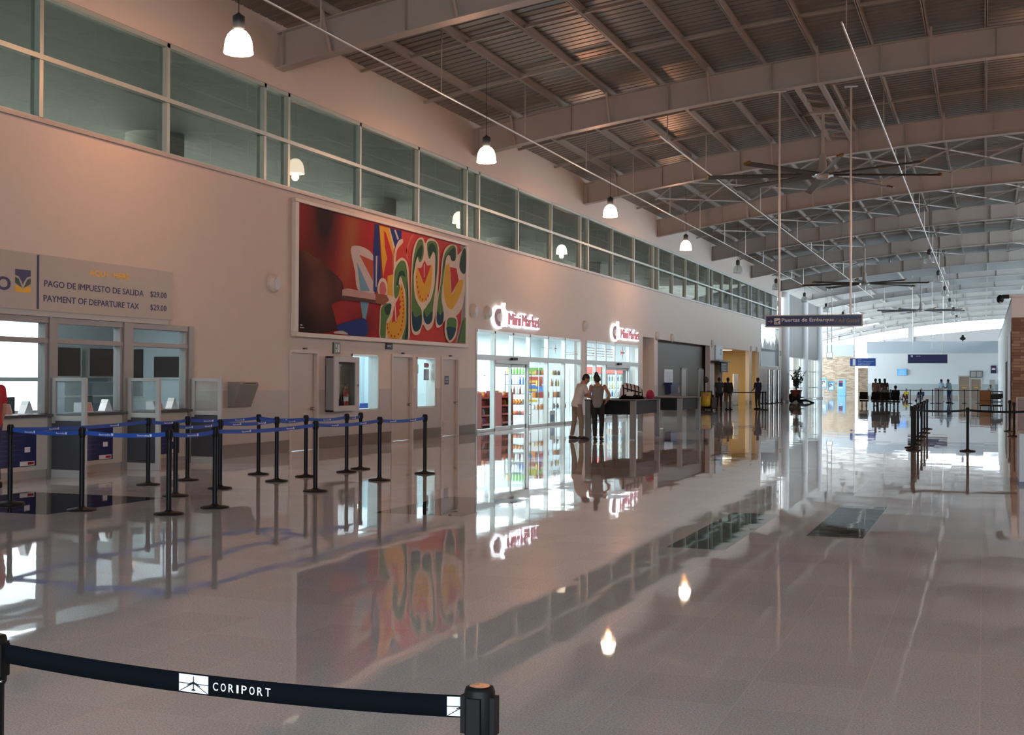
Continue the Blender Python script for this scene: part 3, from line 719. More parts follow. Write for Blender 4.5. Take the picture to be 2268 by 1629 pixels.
ART = [
("coral",0,"553,989 1000,1000 1000,0 608,0 501,337 506,700"),
("coral2",0,"636,990 616,937 579,777 598,727 585,853 616,974"),
("grey",0,"966,994 1000,1000 1000,0 929,3 973,229 982,635"),
("pale",1,"266,751 382,718 398,396 305,384 283,551"),
("orange",0,"307,695 385,666 383,489"),
("sky",0,"293,631 367,398 314,386"),
("sky",0,"305,384 372,382 342,132 329,130"),
("blue",0,"392,990 417,990 432,519 401,388 386,402 384,753"),
("pale",0,"399,714 408,716 405,442 398,440"),
("yellow",0,"418,988 474,986 505,800 500,581 441,530"),
("red",0,"445,951 457,937 499,753 500,581 476,638 451,810"),
("cream",0,"474,986 481,986 512,829 505,791"),
("red",0,"441,539 464,706 500,581 477,413 467,510"),
("blue",0,"480,986 553,991 551,906 511,829"),
("pale",0,"506,983 516,985 536,910 526,898"),
("cream",1,"506,592 506,755 529,880 557,917 560,881 523,796 515,612"),
("cream",1,"409,407 418,498 438,529 461,508 471,412 442,343"),
("pink",1,"419,409 425,473 438,498 453,479 459,409 438,369"),
("yellow",0,"467,555 503,582 501,382 468,384"),
("cream",1,"500,518 505,646 530,716 561,746 592,697 603,543 607,265 603,0 539,0 461,0 424,1 422,144 433,297 495,345 497,463"),
("green",1,"507,520 513,621 536,695 561,721 583,676 596,448 598,218 594,4 557,0 579,141 579,399 565,497 546,575 531,543 525,469 540,500 543,437 519,363 507,411"),
("darkgreen",1,"524,524 539,610 564,625 577,573 555,586 540,555 534,489 522,487"),
("darkgreen",1,"584,538 596,448 598,218 594,4 573,2 588,170 588,401"),
("green",1,"433,270 489,312 483,217 461,141 455,0 428,3 428,145"),
("darkgreen",1,"451,274 489,312 482,230 466,205 454,229"),
("yellow",1,"550,503 571,397 574,122 536,0 478,0 461,106 485,163 516,259 531,361"),
("red",0,"543,400 541,354 553,347 541,318 553,293 538,262 544,227 529,197 523,142 508,157 493,137 507,293"),
("cream",0,"508,339 514,340 524,160 516,150"),
("red",0,"548,467 554,469 554,447 548,445"),
("red",0,"554,432 560,433 560,411 554,410"),
("red",0,"557,396 563,397 563,375 557,374"),
("red",0,"559,360 565,361 565,339 559,338"),
("red",0,"560,323 567,324 567,302 561,301"),
("red",0,"561,287 567,288 568,266 561,265"),
("red",0,"560,250 566,251 566,229 560,228"),
("red",0,"558,213 565,214 565,192 559,191"),
("red",0,"556,176 562,177 562,155 556,154"),
("red",0,"551,138 557,139 558,117 551,117"),
("red",0,"545,97 551,97 552,75 545,75"),
("red",0,"530,53 536,54 536,32 530,32"),
("red",0,"508,33 514,33 514,12 508,11"),
("red",0,"487,35 493,35 493,14 487,13"),
("red",0,"472,64 478,65 478,43 472,43"),
("red",0,"464,99 470,100 470,78 464,77"),
("red",0,"461,134 467,135 467,113 461,113"),
("cream",1,"609,451 614,676 623,837 652,949 688,975 705,929 725,978 765,987 798,935 801,766 788,394 762,168 721,100 691,153 669,65 627,57 612,155"),
("green",1,"615,453 624,734 652,921 685,951 695,850 683,761 664,741 649,798 640,739 629,596 639,402 681,288 681,146 655,86 628,97 616,220"),
("darkgreen",1,"662,868 683,903 685,828 672,767 656,790 640,720 626,586 629,698 646,816"),
("teal",1,"619,268 639,215 680,241 681,146 655,86 628,97 618,174"),
("green",1,"721,944 762,969 791,918 789,685 761,341 753,205 724,160 698,196 695,290 744,400 772,584 774,826 757,859 749,804 729,795 718,876"),
("darkgreen",1,"725,897 748,943 769,926 783,838 784,683 773,584 774,826 757,869 745,827 730,813"),
("teal",1,"699,282 717,228 754,291 753,205 724,160 698,196"),
("cream",1,"636,616 651,723 677,729 699,794 722,742 756,849 768,718 757,484 720,343 691,299 652,358 634,522"),
("yellow",1,"642,627 656,680 696,565 742,732 754,676 738,480 698,367 659,387 643,496"),
("red",0,"655,679 678,686 699,765 717,721 744,732 698,533"),
("cream",0,"695,726 700,728 699,604 695,603"),
("red",0,"644,602 650,604 650,580 644,578"),
("red",0,"646,556 652,558 652,533 646,532"),
("red",0,"650,510 657,512 657,487 651,486"),
("red",0,"657,465 664,466 664,442 657,440"),
("red",0,"667,425 674,426 674,402 667,400"),
("red",0,"684,400 690,401 690,377 684,375"),
("red",0,"707,409 713,411 714,386 707,385"),
("red",0,"721,446 728,447 728,422 721,421"),
("cream",1,"808,593 818,771 839,914 885,978 929,977 937,894 962,932 999,974 1000,639 976,381 917,260 859,241 810,146 777,165 785,393"),
("green",1,"815,594 829,803 849,897 889,969 922,958 921,840 891,819 875,885 853,849 838,698 818,449 833,305 830,197 801,162 784,210 793,395"),
("darkgreen",1,"882,917 914,952 921,840 891,819 876,866 853,840 829,695 839,816"),
("teal",1,"789,297 810,262 833,305 830,197 801,162 784,210"),
("yellow",1,"845,739 857,767 876,767 891,484 941,625 980,634 953,477 895,336 849,387 833,550"),
("red",0,"879,753 928,752 946,636 891,489"),
("darkgreen",1,"974,946 999,959 999,741 971,718 950,788"),
("cream",1,"856,250 932,258 929,82 878,0 842,91"),
("green",1,"866,237 928,237 918,91 879,22 857,113"),
("teal",1,"859,153 922,151 915,91 879,22 857,113"),
("green",0,"984,231 1000,274 999,10 947,15"),
("blue",1,"180,65 274,130 337,148 345,11 243,5"),
("pale",1,"176,23 216,33 243,7 176,8"),
("hand",1,"0,594 83,595 142,530 199,461 220,382 212,297 174,260 159,228 175,131 170,31 0,2"),
("brushpale",0,"212,376 241,393 392,377 394,297 241,294 210,292"),
("brushdark",0,"211,326 241,328 394,325 394,297 241,292 210,292"),
("bristle",0,"393,384 477,382 495,358 492,328 436,290 394,298"),
("cream",1,"459,381 492,380 498,355 492,326 453,308 471,340"),
("pale",0,"8,58 19,58 19,50 8,50"),
("pale",0,"7,37 26,37 26,30 7,31")]
a = MB(); a.box(.02, .05, BY0 + .005, BY1 - .005, BZ0 + .005, BZ1 - .005)
for i, (c, s, pts) in enumerate(ART):
    P = [tuple(int(v) / 1000 for v in q.split(',')) for q in pts.split()]
    if s: P = [(min(1, max(0, u)), min(1, max(0, v))) for u, v in smooth_loop(P)]
    a.poly([(BY0 + .01 + u * (BY1 - BY0 - .02), BZ0 + .01 + v * (BZ1 - BZ0 - .02)) for u, v in P], (.0505 + .0004 * i, 0, 0), EY, EZ, 1 + keys.index(c))
a.build('picture', [art] + [hand_print if k == 'hand' else mat('print_' + k, tuple(c * .88 for c in AM[k]), .65, vary=.12, scale=2.5, spec=.08) for k in keys], t)

# ------------------------------------------------------------ small fittings on the left wall
spk = None
for i, y in enumerate((23.16, 34.3, 35.4, 45.33, 56.43, 59.4, 68.9, 81.3, 83.5, 93.8)):
    if spk is None:
        spk = thing('wall_speaker', '', 'speaker', (XL, y, 3.6))
        p = MB(); p.cyl((0, 0, 0), (.06, 0, 0), .2, .2, n=24); p.cyl((.06, 0, 0), (.13, 0, 0), .2, .14, n=24); p.build('housing', M['cream'], spk)
        p = MB(); p.cyl((.128, 0, 0), (.136, 0, 0), .125, n=24); p.build('grille', M['ltgrey'], spk)
        q = spk
    else: q = dup(spk, (XL, y, 3.6))
    tag(q, '%s round cream wall speaker from the left on the long wall' % ORD[i], 'speaker', 'round wall speakers')
t = thing('exit_sign', 'small green exit pictogram sign above the extinguisher cabinet', 'sign', (XL, 25.97, 2.17))
p = MB(); p.box(0, .03, -.16, .16, 0, .26); p.build('board', mat('exit_green', (.012, .06, .02), .4), t)
p = MB(); p.box(.03, .033, -.07, -.01, .03, .1); p.box(.03, .033, -.07, -.01, .14, .22); p.box(.03, .033, .03, .11, .04, .22); p.build('pictogram', M['letter'], t)
t = thing('room_sign', 'small black plate with white letters under the picture frame', 'sign', (XL, 28.73, 2.335))
p = MB(); p.box(0, .025, -.18, .18, 0, .155); p.build('board', M['black'], t)
p = MB(); text(p, 'SMC', (.0256, -.12, .05), EY, EZ, .25, .055); p.build('lettering', M['letter'], t)
t = thing('leaflet_box', 'grey steel drop box fixed to the wall beside the payment counter', 'box', (XL, 21.85, 1.02))
p = MB(); p.add([(0, -.34, 0), (.12, -.34, 0), (.3, -.34, .45), (.26, -.34, .5), (0, -.34, .5), (0, .34, 0), (.12, .34, 0), (.3, .34, .45), (.26, .34, .5), (0, .34, .5)], [(0, 1, 2, 3, 4), (9, 8, 7, 6, 5), (0, 5, 6, 1), (1, 6, 7, 2), (2, 7, 8, 3), (3, 8, 9, 4), (4, 9, 5, 0)])
p.build('case', M['grey'], t, bev=.008)
p = MB(); p.bar((.283, -.24, .47), (.283, .24, .47), .03, .006); p.build('slot', M['black'], t)
# extinguisher cabinet and what it holds
t = thing('extinguisher_cabinet', 'grey glazed fire cabinet between the first door and the lit window', 'cabinet', (XL + .013, 26.07, .84))
p = MB(); p.box(0, .01, -.61, .61, 0, 1.26); p.box(0, .2, -.61, -.58, 0, 1.26); p.box(0, .2, .58, .61, 0, 1.26); p.box(0, .2, -.61, .61, 0, .03); p.box(0, .2, -.61, .61, 1.23, 1.26)
p.build('case', M['grey'], t)
p = MB()
for c in ((-.61, -.41, 0, 1.26), (.41, .61, 0, 1.26), (-.41, .41, 0, .13), (-.41, .41, 1.13, 1.26)): p.box(.2, .235, *c)
d = p.build('door', M['ltgrey'], t, bev=.006)
p = MB(); p.box(.215, .22, -.41, .41, .13, 1.13); p.build('glass', M['clear'], d)
p = MB(); p.cyl((.235, .5, .6), (.26, .5, .6), .03); p.build('latch', M['chrome'], d)
t = thing('fire_extinguisher', 'red fire extinguisher with black hose inside the glazed cabinet', 'fire extinguisher', (XL + .125, 26.18, .872))
p = MB(); p.lathe([(.078, 0), (.085, .02), (.085, .36), (.06, .43), (.028, .46), (.028, .49)], n=20); p.build('cylinder', M['red'], t)
p = MB(); p.box(-.02, .02, -.03, .1, .49, .53); p.bar((0, -.02, .53), (0, .14, .6), .03, .014); p.build('valve_handle', M['chrome'], t)
p = MB(); p.tube([(0, -.03, .5), (0, -.13, .46), (.02, -.14, .3), (.03, -.12, .08)], .014); p.build('hose', M['black'], t)
p = MB(); p.cyl((0, 0, .2), (0, 0, .3), .087, n=20); p.build('paper_label', M['letter'], t)
p = None
t = thing('hose_reel', 'folded pale canvas hose hanging at the back of the glazed cabinet', 'hose', (XL + .075, 25.84, 1.0))
p = MB()
for i in range(5): p.bar((0, -.1 + i * .06, .9), (.0, -.12 + i * .055, .12), .05, .06)
p.box(-.04, .05, -.15, .18, .88, .93); p.build('folds', M['cream'], t)

# ------------------------------------------------------------ payment counter
UN = [(13.0, 14.6), (14.8, 16.32), (16.49, 18.19), (18.43, 20.1)]
names = ['just outside the left edge of the view', 'nearest the left edge of the view', 'in the middle of the row', 'at the right end of the row']
for i, (a, b) in enumerate(UN):
    t = thing('teller_window', 'payment window with counter and blue notice board, %s' % names[i], 'teller window', (XL, a, 0), group='payment windows')
    L = b - a
    f = MB(); pw = UN[i + 1][0] - b if i < 3 else .16
    f.box(-.14, .08, L, L + pw, 0, 2.56); f.box(-.14, .06, 0, L, 2.46, 2.56); f.box(-.1, .06, 0, L, 2.14, 2.22)
    f.box(-.1, .05, 0, .06, 1.02, 2.46); f.box(-.1, .05, L - .07, L, 1.02, 2.46)
    if i == 0: f.box(-.14, .08, -.2, 0, 0, 2.56)
    f.build('frame', M['alu_brown'], t, bev=.006)
    g = MB(); g.box(-.03, -.022, .06, L - .07, 2.22, 2.46); g.box(-.03, -.022, .06, L - .07, 1.16, 2.14); g.build('glass', M['clear'], t)
    c = MB(); c.box(-.45, .17, 0, L, .965, 1.01); c.build('counter_top', M['dkgrey'], t, bev=.008)
    e = MB(); e.box(-.12, .045, 0, L, .13, .965); e.build('front_panel', M['cream'], t)
    e = MB(); e.box(-.12, .02, 0, L, 0, .13); e.build('kick_panel', M['wains'], t)
    n = MB(); n.box(.045, .055, .12, L - .26, .2, .78)
    for j in range(6): n.box(.055, .0575, .2, L - .5 - .1 * (j % 3), .68 - j * .075, .695 - j * .075, 1)
    n.box(.055, .058, L - .52, L - .4, .42, .5, 2); n.box(.055, .058, L - .62, L - .3, .21, .28, 2); n.box(.058, .06, L - .45, L - .32, .225, .265, 3)
    n.build('notice_board', [M['navypanel'], mat('dim_blue_print', (.03, .05, .2), .5), M['letter'], M['red']], t)
for i, (y, lb) in enumerate(((16.4, 'left'), (18.31, 'middle'), (20.2, 'right'))):
    t = thing('counter_screen', 'glazed privacy wing standing out from the payment counter, the %s one of three' % lb, 'screen', (XL, y, 0), group='privacy wings')
    f = MB(); f.box(.08, .15, -.03, .03, .86, 1.59); f.box(.66, .74, -.03, .03, 0, 1.59); f.box(.15, .66, -.03, .03, 1.53, 1.59); f.box(.15, .66, -.03, .03, .9, .98)
    f.build('frame', M['ltgrey'], t, bev=.006)
    g = MB(); g.box(.15, .66, -.005, .005, .98, 1.53); g.build('glass', M['wingglass'], t)
    b = MB(); b.box(.08, .66, -.022, .022, .12, .9); b.build('lower_panel', mat('charcoal_laminate', (.055, .055, .065), .4), t)
    b = MB(); b.box(.08, .66, -.026, .026, 0, .12); b.build('kick_panel', M['ltgrey'], t)
# things lying on the counter
def a_stand(y, lab):
    t = thing('leaflet_stand', lab, 'leaflet stand', (XL - .14, y, 1.018), group='folded counter stands')
    p = MB(); p.bar((0, -.1, 0), (0, -.005, .2), .14, .012, up=(0, 1, 0)); p.bar((0, .1, 0), (0, .005, .2), .14, .012, up=(0, 1, 0)); p.build('card', M['white'], t)
a_stand(17.97, 'white tent card at the right end of the middle payment counter')
a_stand(19.87, 'white tent card at the right end of the rightmost payment counter')
a_stand(16.04, 'white tent card at the right end of the leftmost payment counter')
for y, lab in ((15.55, 'leftmost'), (17.45, 'middle'), (19.4, 'rightmost')):
    t = thing('brochure_tray', 'pink fronted brochure tray on the %s payment counter' % lab, 'tray', (XL - .17, y, 1.012), group='brochure trays')
    p = MB(); p.add([(-.1, -.13, 0), (.1, -.13, 0), (.05, -.13, .16), (-.1, -.13, .16), (-.1, .13, 0), (.1, .13, 0), (.05, .13, .16), (-.1, .13, .16)], [(0, 1, 2, 3), (7, 6, 5, 4), (0, 4, 5, 1), (1, 5, 6, 2), (2, 6, 7, 3), (3, 7, 4, 0)])
    p.build('stand', M['white'], t)
    p = MB(); p.add([(.101, -.11, .01), (.101, .11, .01), (.056, .11, .15), (.056, -.11, .15)], [(0, 1, 2, 3)]); p.build('leaflet', mat('pink_leaflet', (.62, .36, .34), .5), t)
def monitor(x, y, rz, lab):
    t = thing('computer_monitor', lab, 'monitor', (x, y, .8), rz, 'clerks monitors')
    p = MB(); p.box(-.25, .25, -.02, .02, .12, .46); p.build('screen', M['black'], t, bev=.01)
    p = MB(); p.box(-.03, .03, 0, .04, .01, .2); p.box(-.12, .12, -.06, .1, 0, .015); p.build('stand', M['black'], t)
for i, y in enumerate((15.2, 17.1, 19.1)):
    t = thing('clerk_desk', 'grey work desk behind the %s payment window' % ['leftmost', 'middle', 'rightmost'][i], 'desk', (-15.35, y, 0), group='clerk desks')
    p = MB(); p.box(-.4, .4, -.7, .7, .76, .8); p.build('top', M['ltgrey'], t)
    for a in (-.66, .62): p = MB(); p.box(-.36, .36, a, a + .04, 0, .76); p.build('leg', M['grey'], t)
    monitor(-15.3, y - .2, -1.1, 'black computer monitor behind the %s payment window' % ['leftmost', 'middle', 'rightmost'][i])
for y, hw, z0, z1, x, lab in ((20.95, .36, 1.62, 2.2, -17.5, 'left'), (22.0, .42, 1.62, 2.2, -17.5, 'right')):
    t = thing('pin_board', 'large black notice panel high on the back wall of the payment office, the %s one' % lab, 'panel', (x, y, z0), group='back office panels')
    p = MB(); p.box(-.145, .03, -hw, hw, 0, z1 - z0); p.build('panel', mat('black_felt', (.012, .014, .016), .8), t)
    p = MB(); p.box(-.145, .045, -hw - .03, -hw, 0, z1 - z0); p.box(-.145, .045, hw, hw + .03, 0, z1 - z0); p.box(-.145, .045, -hw - .03, hw + .03, -.04, 0); p.build('edge', M['alu'], t)
for x0, x1, z0, z1, lab in ((-17.14, -16.88, 1.2, 2.2, 'narrow tall'), (-16.57, -15.84, 1.6, 2.04, 'wide')):
    t = thing('pin_board', '%s black notice panel on the end wall of the payment office' % lab, 'panel', ((x0 + x1) / 2, 22.58, z0), group='back office panels')
    p = MB(); p.box(x0 - (x0 + x1) / 2, x1 - (x0 + x1) / 2, -.03, .02, 0, z1 - z0); p.build('panel', bpy.data.materials['black_felt'], t)
    p = MB(); p.box(x0 - (x0 + x1) / 2 - .02, x1 - (x0 + x1) / 2 + .02, -.04, .02, -.03, 0); p.build('edge', M['alu'], t)
t = thing('filing_shelf', 'dark filing shelf against the back of the payment office', 'shelf', (-17.35, 21.4, 0))
p = MB(); p.box(-.25, .25, -1.0, 1.0, 0, 1.5); p.build('carcass', mat('slate_laminate', (.10, .13, .15), .5), t)
p = MB()
for z in (.4, .8, 1.2): p.box(.25, .27, -1.0, 1.0, z, z + .03)
p.build('shelf_edge', M['ltgrey'], t)
win_no += 1
w = MB()
for z in (.9, 1.55, 2.85): w.box(-17.66, -17.6, 17.6, 20.3, z - .04, z + .04)
for y in (17.6, 20.3): w.box(-17.66, -17.6, y - .03, y + .03, .9, 2.85)
o = struct(w, 'window_%d' % win_no, M['alu'])
w = MB(); w.box(-17.65, -17.64, 17.6, 20.3, .9, 2.85); w.build('lit_blind', mat('backlit_blind', (.9, .95, 1), .6, emit=2.8, ecol=(.86, .94, 1), vary=.02), o)
# sign over the payment counter
t = thing('payment_sign', 'long beige sign with navy lettering for the departure tax above the payment windows', 'sign', (XL, 16.0, 2.65))
SX = .11
p = MB(); p.box(0, SX, -3.4, 3.53, 0, .885); p.build('board', mat('beige_sign_face', (.42, .385, .345), .5, vary=.04), t)
p = MB(); p.box(0, SX - .02, -3.4, 3.45, -.09, 0); p.build('lower_strip', M['ltgrey'], t)
p = MB(); p.box(SX, SX + .006, -.02, .025, .02, .87); p.build('divider', M['letter_b'], t)
p = MB()
text(p, 'PAGO DE IMPUESTO DE SALIDA', (SX + .003, .14, .385), EY, EZ, 2.53, .1, bold=.029); text(p, '$29.00', (SX + .003, 2.86, .375), EY, EZ, .48, .115, bold=.029)
text(p, 'PAYMENT OF DEPARTURE TAX', (SX + .003, .13, .15), EY, EZ, 2.41, .1, bold=.029); text(p, '$29.00', (SX + .003, 2.86, .14), EY, EZ, .48, .115, bold=.029)
text(p, 'Bancredito', (SX + .003, -3.2, .27), EY, EZ, 2.61, .3, bold=.015)
p.build('lettering', M['letter_b'], t)
p = MB(); text(p, 'AQUI / HERE', (SX + .003, 1.22, .635), EY, EZ, 1.04, .105, bold=.03); p.build('yellow_lettering', M['letter_y'], t)
p = MB()
p.poly([(-.5, .61), (-.16, .61), (-.16, .52), (-.24, .50), (-.3, .43), (-.33, .38), (-.36, .43), (-.42, .50), (-.5, .52)], (SX + .003, 0, 0), EY, EZ, 0)
p.poly([(-.5, .49), (-.42, .46), (-.35, .33), (-.5, .40)], (SX + .003, 0, 0), EY, EZ, 1); p.poly([(-.16, .49), (-.24, .46), (-.31, .33), (-.16, .40)], (SX + .003, 0, 0), EY, EZ, 1)
p.poly([(-.5, .37), (-.38, .34), (-.33, .30), (-.28, .34), (-.16, .37), (-.16, .26), (-.5, .26)], (SX + .003, 0, 0), EY, EZ, 2)
p.build('emblem', [M['letter_b'], mat('emblem_green', (.015, .06, .045), .5), M['letter_y']], t)
# ------------------------------------------------------------ belt stanchions
def make_stanchion(h=1.0, r=.031, mb=None):
    t = thing('belt_stanchion', '', 'stanchion')
    p = MB(); p.lathe([(.175, 0), (.175, .012), (.165, .022), (.06, .036), (r + .004, .05), (r + .004, .06)], n=28); p.build('base', M['black'], t)
    p = MB(); p.cyl((0, 0, .04), (0, 0, h - .12), r, n=18); p.build('post', M['blackm'], t)
    p = MB(); p.lathe([(r + .001, h - .125), (r + .006, h - .115), (r + .006, h - .01), (r + .003, h - .002), (r - .006, h)], n=20)
    for a in range(4):
        c, s = math.cos(a * PI / 2), math.sin(a * PI / 2)
        p.bar(((r + .006) * c, (r + .006) * s, h - .1), ((r + .006) * c, (r + .006) * s, h - .02), .03, .012, up=(c, s, 0))
    p.build('belt_cassette', M['black'], t)
    return t
st0 = make_stanchion()
first_used = [False]
def stanchion(x, y, label, group, src=None):
    src = src or st0
    if src is st0 and not first_used[0]:
        first_used[0] = True; st0.location = (x, y, 0); return tag(st0, label, group=group)
    return dup(src, (x, y, 0), label=label, group=group, skip=('belt', 'belt_lettering'))
def belt(t, q, m, h0=.965, sag=.03, wid=.05, prints=None, side=None):
    """webbing pulled out of stanchion t as far as q; lettering is a part of it"""
    a = Vector((0, 0, 0)); b = Vector((q[0] - t.location.x, q[1] - t.location.y, 0)); L = b.length; d = b / L
    n = Vector((-d.y, d.x, 0)); view = Vector((-t.location.x - b.x / 2, -t.location.y - b.y / 2, 0))
    if n.dot(view) < 0: n = -n
    N = 14; mb = MB()
    zc = lambda s: h0 - wid / 2 - 4 * sag * s * (1 - s)
    s0, s1 = .0455 / L, 1 - .0455 / L
    for i in range(N + 1):
        s = s0 + (s1 - s0) * i / N; p = b * s
        for dz, o in ((-wid / 2, .0012), (wid / 2, .0012), (wid / 2, -.0012), (-wid / 2, -.0012)): mb.v.append(tuple(p + n * o + Vector((0, 0, zc(s) + dz))))
    for i in range(N):
        for j in range(4): mb.f.append((i * 4 + j, i * 4 + (j + 1) % 4, i * 4 + 4 + (j + 1) % 4, i * 4 + 4 + j)); mb.mi.append(0); mb.sm.append(False)
    o = mb.build('belt', m, t)
    if prints:
        ex = d if d.cross(EZ).dot(n) > 0 else -d
        for c in prints:
            tx = MB()
            s = c if ex == d else 1 - c
            wv = .2; s = min(max(s, (wv / 2 + .05) / L), 1 - (wv / 2 + .05) / L)
            cpt = b * s + n * .0022 + Vector((0, 0, zc(s)))
            text(tx, 'Bancredito', cpt - ex * wv / 2 - EZ * .011, ex, EZ, wv * .82, .021, bold=.02)
            tx.poly([(wv * .36, -.012), (wv * .5, -.012), (wv * .5, .016), (wv * .36, .016)], cpt, ex, EZ)
            tx.build('belt_lettering', M['letter'], o)
    return o
RA = [(-8.92, 12.44), (-8.85, 13.28), (-8.84, 15.75), (-8.88, 17.85), (-8.82, 19.43)]
RB = [(-10.13, 12.40), (-10.2, 14.37), (-10.32, 15.61), (-10.25, 17.05), (-10.29, 18.02), (-10.16, 19.17), (-10.29, 19.93)]
RC = [(-11.47, 12.69), (-11.64, 15.72), (-11.6, 16.65), (-11.25, 18.14)]
def row(pts, what, g):
    return [stanchion(x, y, 'black belt stanchion, %s from the left in the %s of the blue belt queue' % (ORD[i], what), g) for i, (x, y) in enumerate(pts)]
A_ = row(RA, 'front row', 'blue belt queue stanchions'); B_ = row(RB, 'middle row', 'blue belt queue stanchions'); C_ = row(RC, 'rear row', 'blue belt queue stanchions')
PR = (.28, .72)
belt(C_[0], RB[0], M['blue'], prints=PR); belt(B_[0], RA[0], M['blue'], prints=PR)
for rw, pts in ((A_, RA), (B_, RB), (C_, RC)):
    for i in range(len(pts) - 1):
        if rw is B_ and i == 0: continue
        L = math.dist(pts[i], pts[i + 1])
        belt(rw[i], pts[i + 1], M['blue'], prints=PR if L > 1.2 else (.5,))
belt(C_[3], RB[3], M['blue'], prints=(.5,))
belt(B_[4], RC[3], M['blue'], prints=(.5,))

RR = [(-1.53, 30.55), (-1.62, 31.7), (-1.64, 33.4), (-1.66, 35.3), (-1.69, 38.1), (-1.73, 40.9), (-1.79, 44.3)]
R_ = [stanchion(x, y, 'black stanchion, %s from the viewer in the single file right of the hall' % ORD[i], 'right hand queue stanchions') for i, (x, y) in enumerate(RR)]
for i in range(6): belt(R_[i], RR[i + 1], M['blackm'], sag=.015)
rx = stanchion(-.36, 30.7, 'lone black stanchion midway along the belt line before the brown far doors', 'right hand queue stanchions')
belt(R_[0], (-.36, 30.7), M['blackm'], sag=.035)
ry = stanchion(1.05, 30.4, 'black belt stanchion at the right end of the belt line, beyond the picture edge', 'right hand queue stanchions')
belt(rx, (1.05, 30.4), M['blackm'], sag=.03)
stanchion(.80, 39.4, 'black belt stanchion standing before the brown cabinets at the right edge', 'right hand queue stanchions')
stanchion(.75, 43.5, 'black belt stanchion standing behind the one by the brown cabinets', 'right hand queue stanchions')
FX = [(-6.3, 94.0), (-4.97, 94.6), (-4.3, 94.9), (-3.5, 95.5), (-3.1, 95.8), (-2.2, 96.4), (-1.36, 97.0), (-.45, 97.6), (.3, 98.1)]
fs_ = [stanchion(x, y, 'thin black stanchion, %s from the left in the row before the far white wall' % ORD[i], 'far queue stanchions') for i, (x, y) in enumerate(FX)]
for i in range(8): belt(fs_[i], FX[i + 1], M['blackm'], sag=.01)
LX = [(-13.0, 68.6), (-11.25, 68.9), (-11.0, 68.3)]
ls = [stanchion(x, y, 'black stanchion %s the belt in front of the lit ochre lobby' % w, 'lobby stanchions') for (x, y), w in zip(LX, ('at the left end of', 'holding the right end of', 'just right of'))]
belt(ls[0], LX[1], M['blackm'], sag=.012); belt(ls[1], LX[2], M['blackm'], sag=0)
# the large stanchion in the foreground with its lettered belt
fgx, fgy = -1.0, 2.49
big = make_stanchion(.95, .0265); tag(big, 'large black stanchion in the foreground, at the right end of the lettered airport belt', group='foreground stanchions'); big.location = (fgx, fgy, 0)
p = MB()
for a in (-.9, .15, 1.3): p.ell((.0325 * math.sin(a), -.0325 * math.cos(a), .838), (.0045, .0045, .0045), n=8, m=6)
p.build('rivet', M['chrome'], big)
p = MB(); p.cyl((0, 0, .9493), (0, 0, .9505), .022, n=20); p.build('cap_plate', mat('bronze_cap', (.045, .03, .024), .25, .6), big)
b2 = dup(big, (-2.335, 2.53, 0), label='large black stanchion at the left end of the lettered airport belt', group='foreground stanchions')
fb = MB(); L0 = Vector((-2.335 - fgx, 2.53 - fgy, 0)); Ln = L0.length; d = L0 / Ln; N = 40
nrm = Vector((d.y, -d.x, 0));  nrm = nrm if nrm.y < 0 else -nrm
def zb_(s): return .9045 - .088 * s * (1 - s) + .005 * s
for i in range(N + 1):
    s = .041 / Ln + (1 - .082 / Ln) * i / N; q = L0 * s
    for dz, o in ((-.0235, .0012), (.0235, .0012), (.0235, -.0012), (-.0235, -.0012)): fb.v.append(tuple(q + nrm * o + Vector((0, 0, zb_(s) + dz))))
for i in range(N):
    for j in range(4): fb.f.append((i * 4 + j, i * 4 + (j + 1) % 4, i * 4 + 4 + (j + 1) % 4, i * 4 + 4 + j)); fb.mi.append(0); fb.sm.append(j in (0, 2))
fbo = fb.build('belt', mat('charcoal_webbing', (.0035, .005, .008), .9, vary=.25, scale=220, spec=.06), big)
tag(fbo, 'black belt printed CORIPORT in white')
LM = MB()
PLANE = [(-.5, -.05), (-.17, .03), (-.08, .06), (-.035, .08), (-.03, .25), (-.012, .4), (.012, .4), (.03, .25), (.035, .08), (.08, .06), (.17, .03), (.5, -.05), (.5, -.005), (.17, .13), (.035, .2)]
def plane_shape(sc):
    half = [(0, .42), (.022, .36), (.03, .2), (.034, .10), (.14, .04), (.16, .075), (.185, .075), (.19, .01), (.42, -.10), (.42, -.135), (.19, -.06), (.034, -.03), (.026, -.24), (.13, -.33), (.13, -.37), (.02, -.345), (0, -.40)]
    return [(x * sc, y * sc) for x, y in half] + [(-x * sc, y * sc) for x, y in half[-2:0:-1]]
def on_belt(mb, s, pts, mi, off=.0018):
    c = L0 * s; sl = (zb_(s + .01) - zb_(s - .01)) / (.02 * Ln)
    ex = (-(d + Vector((0, 0, sl)))).normalized(); mb.poly(pts, c + Vector((0, 0, zb_(s))) + nrm * off, ex, EZ, mi)
sq = [(-.041, -.0205), (.041, -.0205), (.041, .0205), (-.041, .0205)]
for s in (.545, .026):
    on_belt(LM, s, sq, 0)
    on_belt(LM, s, plane_shape(.046), 1, .0022)
    on_belt(LM, s, [(-.041, -.0012), (.041, -.0012), (.041, .0006), (-.041, .0006)], 1, .0021)
    on_belt(LM, s, [(-.041, -.02), (-.0385, -.0205), (.0, .0005), (-.0015, .002)], 1, .0021); on_belt(LM, s, [(.0385, -.0205), (.041, -.02), (.0015, .002), (0, .0005)], 1, .0021)
CX_ = (0, .0168, .0336, .0475, .0615, .0783, .0951, .112)
